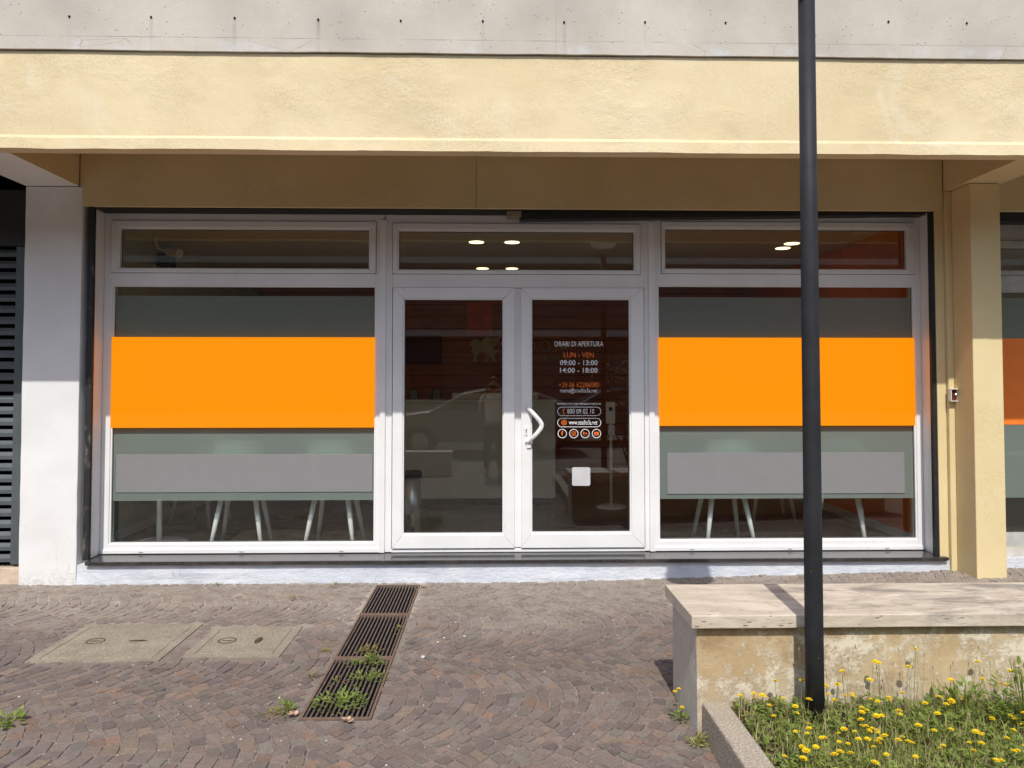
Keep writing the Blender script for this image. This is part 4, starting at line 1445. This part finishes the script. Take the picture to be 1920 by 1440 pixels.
# ------------------------------------------------------------------ lamp post
lp = thing('lamp_post', 'slim dark lamp post standing in the planted bed before the bench', 'lamp post', (1.313, 3.15, 0.10))
m = MB()
m.lathe([(0.0375, 0), (0.0365, 0.4), (0.0345, 2.0), (0.0335, 3.03)], (1.313, 3.15, 0.10), 40)
m.build('pole', 'lamp_paint', lp, smooth=True)
m = MB(); m.lathe([(0.0345, 0), (0.047, 0.01), (0.047, 0.045), (0.06, 0.05), (0.06, 0.056)], (1.313, 3.15, 3.128), 32)
m.build('collar', 'copper', lp)
m = MB()
m.lathe([(0.05, 0.0)] + [(0.175 * math.sin(R(a)), 0.14 * (1 - math.cos(R(a)))) for a in range(20, 91, 7)] + [(0.175, 0.142)], (1.313, 3.15, 3.178), 40)
m.build('bowl', 'opal', lp, smooth=True)
m = MB()
m.lathe([(0.180, 0.0), (0.180, 0.008)] + [(0.180 * math.cos(R(a)), 0.008 + 0.11 * math.sin(R(a))) for a in range(8, 89, 8)], (1.313, 3.15, 3.321), 40)
m.build('cap', 'lamp_paint', lp, smooth=True)


# ------------------------------------------------------------------ inside the shop
def st(name, m, mat):
    return tag(m.build(name, mat), kind='structure')


m = MB(); m.box(-3.25, 3.6, 6.202, 10.9, -0.05, 0.17); st('shop_floor', m, 'floor')
m = MB(); m.box(3.62, 7.29, 6.21, 10.9, -0.05, 0.19); st('neighbour_floor', m, 'floor')
m = MB(); m.box(-3.25, 3.6, 6.305, 10.9, 2.88, 2.98).box(3.66, 7.29, 6.305, 10.9, 2.85, 2.98); st('shop_ceiling', m, 'ceil')
m = MB(); m.box(-3.32, -3.21, 6.305, 10.5, 0.172, 2.878); st('interior_wall', m, 'mural')
m = MB(); m.box(3.505, 3.61, 6.305, 10.5, 0.172, 2.878); st('interior_wall', m, 'orange_wall')
m = MB(); m.box(-3.2, 3.5, 10.5, 10.6, 0.172, 2.878); st('interior_wall', m, 'boards')
m = MB(); m.box(3.66, 7.29, 9.5, 9.6, 0.192, 2.848); st('interior_wall', m, 'ceil')
m = MB(); m.box(-3.209, -3.193, 6.305, 10.49, 0.1725, 0.25).box(3.488, 3.504, 6.305, 10.49, 0.1725, 0.25); st('skirting', m, 'white_plastic')

# black line drawing on the left interior wall
m = MB()
g = random.Random(5)
for k in range(26):
    y, z = g.uniform(6.5, 9.5), g.uniform(0.45, 1.2)
    pts = []
    a = g.uniform(0, 6.28)
    for q in range(14):
        pts.append((-3.207, y, z))
        a += g.uniform(-.2, .75)
        y += .05 * math.cos(a); z += .05 * math.sin(a)
    m.tube(pts, .005, 4)
tag(m.build('wall_drawing', 'ink'), 'black scrolling line drawing on the pale left interior wall', 'mural')


def chair_proto():
    t = thing('chair', 'white shell chair', 'chair', (0, 0, 0))
    m = MB()
    prof = [(0.22, 0.455), (0.235, 0.448), (0.2, 0.44), (0.1, 0.425), (0.0, 0.42), (-0.1, 0.428), (-0.17, 0.455), (-0.205, 0.51), (-0.225, 0.62), (-0.24, 0.76), (-0.25, 0.86), (-0.252, 0.885)]
    wd = [0.20, 0.215, 0.225, 0.235, 0.24, 0.24, 0.235, 0.235, 0.23, 0.22, 0.19, 0.15]
    n = 12
    vs, fs = [], []
    for (y, z), w_ in zip(prof[1:], wd[1:]):
        for i in range(n + 1):
            u = -1 + 2 * i / n
            lift = 0.035 * abs(u) ** 3 if z < .5 else 0
            fwd = 0.07 * u * u if z > .46 else 0.0
            vs.append((u * w_, y + fwd, z + lift))
    for k in range(len(prof) - 2):
        for i in range(n):
            a = k * (n + 1) + i
            fs.append((a, a + 1, a + n + 2, a + n + 1))
    m.add(vs, fs)
    o = m.build('shell', 'white_plastic', t, smooth=True)
    s_ = o.modifiers.new('thick', 'SOLIDIFY'); s_.thickness = 0.012
    s_ = o.modifiers.new('sub', 'SUBSURF'); s_.levels = 1; s_.render_levels = 1
    for sx in (-1, 1):
        for sy in (-1, 1):
            m = MB()
            m.tube([(sx * .13, sy * .12, 0.43), (sx * .165, sy * .16, 0.22), (sx * .20, sy * .20, 0.0)], [0.023, 0.02, 0.0145], 12)
            m.build('leg', 'white_plastic', t, smooth=True)
    return t


ch0 = chair_proto()
CH = [(-2.08, 6.455, 5, 'white shell chair behind the left window nearest the white pillar, front row'),
      (-1.31, 6.45, -3, 'white shell chair behind the left window nearest the doors'),
      (-2.78, 7.42, 170, 'white shell chair farther back by the left interior wall'),
      (1.93, 6.455, 2, 'white shell chair behind the right window nearest the doors'),
      (2.98, 6.58, -26, 'white shell chair behind the right window beside the orange wall'),
      (2.74, 7.62, 175, 'white shell chair farther back behind the lamp post and right window')]
for i, (x, y, a, lab) in enumerate(CH):
    o = ch0 if i == 0 else copy_tree(ch0)
    o.location = (x, y, 0.17)
    o.rotation_euler = (0, 0, R(a))
    o['label'] = lab
    o['group'] = 'white chairs inside the shop'

t = thing('pedestal_table', 'white pedestal table on a round base inside the left window', 'table', (-2.80, 6.56, 0.17))
m = MB(); m.lathe([(0.23, 0), (0.23, 0.008), (0.20, 0.016), (0.03, 0.022)], (-2.80, 6.56, 0.171), 40)
m.build('base', 'white_plastic', t, smooth=True)
m = MB(); m.lathe([(0.022, 0), (0.022, 0.68)], (-2.80, 6.56, 0.192), 20)
m.build('column', 'white_plastic', t, smooth=True)
m = MB(); m.lathe([(0.28, 0), (0.30, 0.01), (0.30, 0.022), (0.28, 0.028)], (-2.80, 6.56, 0.872), 40)
m.build('tabletop', 'white_plastic', t)

t = thing('waste_bin', 'slim steel waste bin with black rim behind the left door leaf', 'bin', (-0.72, 6.82, 0.17))
m = MB(); m.lathe([(0.085, 0), (0.085, 0.5)], (-0.72, 6.82, 0.171), 32)
m.build('body', 'steel', t, smooth=True)
m = MB(); m.lathe([(0.09, 0), (0.092, 0.055), (0.086, 0.062), (0.07, 0.04)], (-0.72, 6.82, 0.672), 32)
m.build('rim', 'black_metal', t)

t = thing('sanitiser_stand', 'white sanitiser stand with sign board on a round base behind the right door', 'stand', (1.27, 8.3, 0.17))
m = MB(); m.lathe([(0.16, 0), (0.16, 0.012), (0.13, 0.025), (0.02, 0.03)], (1.27, 8.3, 0.171), 32)
m.build('base', 'white_plastic', t, smooth=True)
m = MB(); m.lathe([(0.016, 0), (0.016, 0.9)], (1.27, 8.3, 0.195), 16)
m.build('pole', 'white_plastic', t, smooth=True)
m = MB(); m.box(1.215, 1.315, 8.285, 8.30, 1.07, 1.305)
o = m.build('sign_board', 'white_plastic', t, bevel=.004)
m = MB(); m.lathe([(0.006, 0), (.022, .01), (.022, .03), (.004, .045)], (1.265, 8.28, 1.21), 12)
m.build('hand_mark', 'gasket', t)
m = MB(); m.box(1.235, 1.305, 8.23, 8.29, 0.95, 1.06)
m.build('dispenser', 'white_plastic', t, bevel=.01)

t = thing('reception_counter', 'pale reception counter deep inside behind the glass doors', 'counter', (-0.4, 8.7, 0.17))
m = MB(); m.box(-1.5, 0.68, 8.46, 8.5, 0.25, 1.29)
m.build('front_panel', 'counter', t)
m = MB(); m.box(-1.52, 0.70, 8.44, 9.0, 1.2925, 1.325)
m.build('counter_top', 'counter', t, bevel=.004)
m = MB(); m.box(-1.46, 0.64, 8.52, 8.95, 0.172, 0.248)
m.build('kick_plate', 'black_metal', t)
m = MB(); m.box(-0.46, 0.5, 8.6, 8.7, 1.327, 1.40)
m.build('upper_ledge', 'counter', t)

t = thing('wall_board', 'dark red square board on the brown back wall', 'wall board', (-1.0, 10.48, 1.76))
m = MB(); m.box(-1.22, -0.70, 10.46, 10.497, 1.77, 2.16); m.build('face', 'red_board', t, bevel=.003)
t = thing('wall_board', 'orange square board above the lion sign on the back wall', 'wall board', (-.18, 10.48, 2.15))
m = MB(); m.box(-0.365, -0.01, 10.46, 10.497, 2.16, 2.62); m.build('face', 'orange_board', t, bevel=.003)
# the winged lion sign and name on the back wall
t = thing('wall_sign', 'pale winged lion emblem and firm lettering on the brown back wall', 'sign', (.3, 10.49, 1.85))
m = MB()
lion = [(0.06, 0.0), (0.12, 0.0), (0.13, 0.10), (0.17, 0.16), (0.26, 0.15), (0.27, 0.06), (0.23, 0.02), (0.23, 0.0), (0.31, 0.0), (0.33, 0.10), (0.36, 0.06), (0.38, 0.0), (0.44, 0.0), (0.42, 0.06), (0.41, 0.13),
        (0.45, 0.16), (0.50, 0.12), (0.51, 0.16), (0.46, 0.20), (0.41, 0.19), (0.38, 0.22), (0.44, 0.27), (0.42, 0.29), (0.49, 0.33), (0.47, 0.35), (0.52, 0.41), (0.38, 0.38), (0.28, 0.40), (0.22, 0.36), (0.18, 0.31),
        (0.15, 0.36), (0.08, 0.37), (0.03, 0.33), (0.01, 0.26), (0.05, 0.23), (0.03, 0.17), (0.07, 0.12)]
m.prism_y([(-0.33 + x * .85, 1.80 + z * .85) for x, z in lion], 10.48, 10.497)
bm = bmesh.new()
m.build('lion_emblem', 'sign_white', t)
text_mesh('STUDIO3A', 0.10, 1.02, 1.93, 2.09, 10.48, 'name_lettering', 'sign_white', t, -0.01, 0.015)
text_mesh('DIAMO VALORE AI DIRITTI', 0.10, 1.02, 1.82, 1.885, 10.48, 'motto_lettering', 'sign_white', t, 0.0, 0.015)
for k, x in enumerate((-1.08, -0.77)):
    t = thing('framed_card', ['small framed grey card at left above the reception counter', 'small framed grey card nearest the lion sign above the counter'][k], 'picture', (x, 10.48, 1.3))
    m = MB(); m.box(x - .06, x + .06, 10.47, 10.497, 1.28, 1.43); m.build('frame', 'black_metal', t, bevel=.003)
    m = MB(); m.box(x - .05, x + .05, 10.466, 10.4695, 1.29, 1.42); m.build('card', 'frame_grey', t)

# ceiling downlights
m0 = None
dl = [(-0.165, 7.42, 'lit round downlight at left of the pair nearest the door'), (0.18, 7.42, 'lit round downlight at right of the pair nearest the door'),
      (-0.13, 9.12, 'lit round downlight at left of the pair deeper in the shop'), (0.22, 9.12, 'lit round downlight at right of the pair deeper in the shop'),
      (2.92, 7.42, 'lit round downlight half behind the lamp post'), (2.93, 7.68, 'lit round downlight just left of the lamp post')]
for k, (x, y, lab) in enumerate(dl):
    if m0 is None:
        t = thing('downlight', lab, 'downlight', (0, 0, 0), 'ceiling downlights inside the shop')
        m = MB(); m.lathe([(0.085, -0.006), (0.082, 0.0)], (0, 0, 0), 32); m.build('trim', 'white_plastic', t)
        m = MB(); m.lathe([(0.072, -0.009), (0.072, -0.0065)], (0, 0, 0), 32); m.build('diffuser', 'lamp_on', t)
        m0 = t
    else:
        t = copy_tree(m0)
    t.location = (x, y, 2.8798)
    t['label'] = lab

t = thing('security_camera', 'white security camera on the ceiling in the top left transom', 'camera', (-2.95, 7.0, 2.85))
m = MB(); m.tube([(-3.15, 7.2, 2.86), (-3.12, 7.2, 2.76), (-3.0, 7.18, 2.72)], .014, 8); m.build('arm', 'white_plastic', t)
m = MB(); m.tube([(-3.02, 7.2, 2.73), (-2.88, 7.1, 2.70)], .04, 16); m.build('housing', 'white_plastic', t)
t = thing('alarm_unit', 'small dark alarm box high in the left corner inside', 'alarm', (-3.1, 6.9, 2.6))
m = MB(); m.box(-3.2, -3.06, 7.35, 7.47, 2.62, 2.74); m.build('housing', 'black_metal', t, bevel=.01)
m = MB(); m.tube([(-3.2, 7.3, 2.62), (-3.19, 7.25, 2.45), (-3.2, 7.15, 2.40)], .01, 8); m.build('cable', 'white_plastic', t)

# the neighbour's desk
t = thing('desk', 'white desk just inside the neighbouring window beyond the column', 'desk', (4.6, 6.9, 0.19))
m = MB(); m.box(4.0, 5.4, 6.55, 7.2, 0.88, 0.92); m.build('desktop', 'white_plastic', t)
m = MB(); m.box(4.02, 4.07, 6.57, 6.62, 0.192, 0.879); m.build('leg', 'white_plastic', t)
m = MB(); m.box(5.33, 5.38, 6.57, 6.62, 0.192, 0.879); m.build('leg', 'white_plastic', t)


# ------------------------------------------------------------------ behind the viewer: what the glass mirrors
def opposite_building():
    b = thing('apartment_building', 'grey brown apartment block across the street mirrored in the glass', 'building', (0, -16, 0))
    m = MB(); m.box(-40, 40, -26, -16, -0.1, 7.4)
    m.build('wall', 'opp_wall', b)
    for z in (3.2, 6.4):
        m = MB(); m.box(-40, 40, -15.99, -15.2, z, z + .22); m.build('balcony_slab', 'opp_slab', b)
    for fl_ in range(2):
        for k in range(-9, 10):
            x = k * 3.0 + 0.6
            z = 0.9 + 3.2 * fl_
            m = MB(); m.box(x - .7, x + .7, -15.995, -15.9, z, z + 1.5); f_ = m.build('window', 'opp_wall', b)
            m = MB(); m.box(x - .62, x + .62, -15.899, -15.88, z + .08, z + 1.42); m.build('pane', 'opp_glass', f_)


opposite_building()


def car(label, x, y, paint, L_=4.2):
    t = thing('parked_car', label, 'car', (x, y, 0.004))
    prof = [(-2.1, .35), (-2.12, .62), (-2.0, .82), (-1.15, .93), (-0.45, 1.32), (0.1, 1.42), (0.9, 1.40), (1.55, 1.18), (1.95, .98), (2.1, .9), (2.12, .5), (2.05, .33), (1.72, .30), (1.62, .55), (1.35, .66), (1.08, .55), (.98, .28),
            (-.95, .28), (-1.05, .55), (-1.3, .66), (-1.58, .55), (-1.68, .30)]
    m = MB()
    n = len(prof)
    vs, fs = [], []
    cols_ = (-0.82, -0.74, -0.3, 0.3, 0.74, 0.82)
    for cyy in cols_:
        for (px, pz) in prof:
            tp = 1 - 0.22 * max(0, (pz - .9) / .5)
            sh_ = 0.97 if abs(cyy) > .8 else 1.0
            vs.append((x + px * sh_, y + cyy * tp, 0.004 + (pz if abs(cyy) < .8 else .3 + (pz - .3) * .96)))
    for c in range(len(cols_) - 1):
        for i in range(n):
            fs.append((c * n + i, c * n + (i + 1) % n, (c + 1) * n + (i + 1) % n, (c + 1) * n + i))
    fs.append(tuple(range(n - 1, -1, -1)))
    fs.append(tuple((len(cols_) - 1) * n + i for i in range(n)))
    m.add(vs, fs)
    m.build('body', paint, t)
    for s_ in (-1, 1):
        m = MB()
        q = [(-0.95, .95), (-0.42, 1.27), (0.12, 1.35), (0.85, 1.33), (1.4, 1.12), (1.5, .98)]
        m.prism_y([(x + a, 0.004 + b) for a, b in q], y + s_ * .80 if s_ > 0 else y - .815, y + s_ * .815 if s_ > 0 else y - .80)
        m.build('side_window', 'car_glass', t)
        for wx in (-1.32, 1.35):
            m = MB()
            m.lathe([(.16, -.10), (.29, -.10), (.31, -.07), (.31, .07), (.29, .10), (.16, .10)], (0, 0, 0), 28)
            o = m.build('wheel', 'tyre', t, smooth=True)
            o.data.transform(Matrix.Translation((x + wx, y + s_ * .74, .314)) @ Matrix.Rotation(R(90), 4, 'X'))
            m = MB()
            m.lathe([(.04, -.02), (.18, -.02), (.19, .0), (.06, .02)], (0, 0, 0), 16)
            o2 = m.build('rim', 'steel', o)
            o2.data.transform(Matrix.Translation((x + wx, y + s_ * .84, .314)) @ Matrix.Rotation(R(90), 4, 'X'))
    m = MB(); m.box(x - 2.135, x - 2.09, y + .45, y + .72, .60, .74); m.build('headlight', 'opal', t, bevel=.01)
    m = MB(); m.box(x - 2.135, x - 2.09, y - .72, y - .45, .60, .74); m.build('headlight', 'opal', t, bevel=.01)
    return t


car('silver car parked at the kerb behind the photographer, mirrored in the left door', -0.2, -4.6, 'car_silver')
car('dark blue car parked on the far side, mirrored in the right door', 3.0, -6.9, 'car_blue')

lw = thing('low_wall', 'low pale block wall beside the photographer mirrored in the left door', 'wall', (-1.8, -.4, 0))
m = MB(); m.box(-3.4, -0.70, -0.75, -0.45, -0.02, 0.34); m.build('block', 'opp_slab', lw, bevel=.01)
m = MB(); m.box(-3.42, -0.68, -0.77, -0.43, 0.342, 0.385); m.build('coping', 'opp_slab', lw, bevel=.005)


def shrub(name, label, x, y, z, r, h, n, seed, mat, flowers=0):
    g = random.Random(seed)
    t = thing(name, label, 'shrub', (x, y, z))
    m = MB()
    cl = [(g.uniform(-r, r) * .7, g.uniform(-r, r) * .7, h * g.uniform(.3, .95), g.uniform(.3, .55) * r) for _ in range(14)]
    for cx, cy, cz, cr in cl:
        m.tube([(x, y, z), (x + cx * .4, y + cy * .4, z + cz * .5), (x + cx, y + cy, z + cz)], [.02, .012, .004], 6)
    m.build('stem', 'bark', t)
    m = MB()
    for k in range(n):
        cx, cy, cz, cr = g.choice(cl)
        d = Vector((g.gauss(0, 1), g.gauss(0, 1), g.gauss(0, 1))).normalized() * cr * g.random() ** .4
        leaflet(m, (x + cx + d.x, y + cy + d.y, z + cz + d.z), g.uniform(.05, .1), g.uniform(.018, .032), g.uniform(0, 6.28), g.uniform(-.6, .8), g.random())
    m.build('foliage', mat, t)
    for k in range(flowers):
        cx, cy, cz, cr = g.choice(cl)
        d = Vector((g.gauss(0, 1), g.gauss(0, 1), g.gauss(0, 1))).normalized() * cr
        m = MB()
        for q in range(14):
            leaflet(m, (x + cx + d.x, y + cy + d.y, z + cz + d.z), .035, .03, q * .9, g.uniform(-.2, 1.3), g.random())
        m.build('blossom', 'red_petal', t)


shrub('rose_bush', 'dark green rose bush with red blooms mirrored in the right door', 2.05, 0.95, 0.11, 0.55, 1.75, 1800, 4, 'leaf_dark', 14)


# the photographer
def skin_obj(name, nodes, edges, mat, parent=None, root=0, sub=2):
    me = bpy.data.meshes.new(name)
    me.from_pydata([n[0] for n in nodes], edges, [])
    o = link(name, me, mat, parent)
    s_ = o.modifiers.new('skin', 'SKIN')
    s_.use_smooth_shade = True
    for i, n in enumerate(nodes):
        me.skin_vertices[0].data[i].radius = (n[1], n[2] if len(n) > 2 else n[1])
    me.skin_vertices[0].data[root].use_root = True
    sb = o.modifiers.new('sub', 'SUBSURF'); sb.levels = sub; sb.render_levels = sub
    return o


def photographer():
    ox, oy = 0.0, -0.40
    P = lambda x, y, z: (ox + x, oy + y, z)
    me_holder = None
    nodes, edges = [], []

    def nd(x, y, z, r, r2=None, par=None):
        nodes.append((P(x, y, z), r, r2 or r))
        if par is not None:
            edges.append((par, len(nodes) - 1))
        return len(nodes) - 1
    pel = nd(0, 0, .86, .135, .10)
    wa = nd(0, 0, 1.0, .115, .085, pel)
    chs = nd(0, -.01, 1.18, .14, .095, wa)
    nb = nd(0, -.01, 1.30, .08, .07, chs)
    nk = nd(0, 0.0, 1.36, .05, .05, nb)
    jaw = nd(0, .02, 1.42, .058, .06, nk)
    hd = nd(0, .015, 1.50, .07, .085, jaw)
    cr = nd(0, .005, 1.56, .055, .07, hd)
    for s_ in (-1, 1):
        hp = nd(s_ * .085, 0, .80, .085, .085, pel)
        kn = nd(s_ * .10, .015, .45, .055, .058, hp)
        an = nd(s_ * .11, -.01, .085, .035, .04, kn)
        nd(s_ * .125, .12, .035, .032, .03, an)
        sh_ = nd(s_ * .165, -.01, 1.27, .052, .05, chs)
        el = nd(s_ * .215, .10, 1.06, .04, .04, sh_)
        wr = nd(s_ * .105, .29, 1.40, .026, .024, el)
        pm = nd(s_ * .088, .335, 1.455, .03, .018, wr)
        for q, (dx, dz, ln) in enumerate(((-.004, .05, .030), (-.008, .028, .034), (-.010, .006, .032), (-.010, -.016, .026))):
            k1 = nd(s_ * (.088 + dx + .010), .352, 1.455 + dz * .8, .0085, .0085, pm)
            nd(s_ * (.088 + dx - ln * .5), .364, 1.455 + dz, .0075, .0075, k1)
        th = nd(s_ * .070, .318, 1.44, .010, .010, pm)
        nd(s_ * .045, .325, 1.455, .0085, .0085, th)
    t = thing('person', 'person in white shirt and dark trousers holding up a phone, mirrored in the door', 'person', (ox, oy, 0))
    skin_obj('body', nodes, edges, 'skin', t)
    # clothes as looser skins over the same joints
    shirt = [(P(0, 0, .84), .15, .118), (P(0, 0, 1.0), .135, .105), (P(0, -.01, 1.18), .155, .112), (P(0, -.01, 1.30), .095, .085)]
    se = [(0, 1), (1, 2), (2, 3)]
    for s_ in (-1, 1):
        i = len(shirt)
        shirt += [(P(s_ * .165, -.01, 1.27), .066, .064), (P(s_ * .196, .05, 1.15), .058, .056)]
        se += [(2, i), (i, i + 1)]
    skin_obj('shirt', shirt, se, 'shirt', t)
    tr = [(P(0, 0, .84), .142, .108)]
    te = []
    for s_ in (-1, 1):
        i = len(tr)
        tr += [(P(s_ * .087, 0, .76), .096, .096), (P(s_ * .10, .015, .45), .068, .07), (P(s_ * .11, -.005, .12), .05, .055)]
        te += [(0, i), (i, i + 1), (i + 1, i + 2)]
    skin_obj('trousers', tr, te, 'jeans', t)
    skin_obj('hair', [(P(0, -.035, 1.50), .072, .075), (P(0, -.02, 1.57), .078, .082), (P(0, .02, 1.605), .06, .055)], [(0, 1), (1, 2)], 'hair', t)
    for s_ in (-1, 1):
        m = MB(); m.lathe([(.004, -.006), (.010, 0), (.004, .006)], (0, 0, 0), 12)
        o = m.build('eye', 'face', t); o.data.transform(Matrix.Translation(P(s_ * .03, .094, 1.50)) @ Matrix.Rotation(R(90), 4, 'X'))
        skin_obj('ear', [(P(s_ * .073, .005, 1.47), .012, .018), (P(s_ * .076, .0, 1.50), .014, .02)], [(0, 1)], 'skin', t, 0, 1)
        m = MB()
        m.add([], [])
        skin_obj('shoe', [(P(s_ * .112, -.045, .045), .04, .04), (P(s_ * .118, .05, .045), .042, .04), (P(s_ * .126, .14, .035), .036, .03)], [(0, 1), (1, 2)], 'shoe', t, 0, 1)
    skin_obj('nose', [(P(0, .098, 1.495), .008, .008), (P(0, .112, 1.465), .012, .011)], [(0, 1)], 'skin', t, 0, 1)
    m = MB(); m.prism_y(rrect(-.024, .024, 1.428, 1.436, .0035), P(0, .0, 0)[1] + .075, P(0, 0, 0)[1] + .088)
    m.build('mouth', 'red_plastic', t)
    ph = thing('phone', 'black phone held up in both hands by the photographer', 'phone', (0, -.045, 1.46))
    m = MB(); m.prism_y(rrect(-.074, .074, 1.425, 1.497, .009), -.052, -.044)
    m.build('case', 'phone', ph, bevel=.001)


photographer()
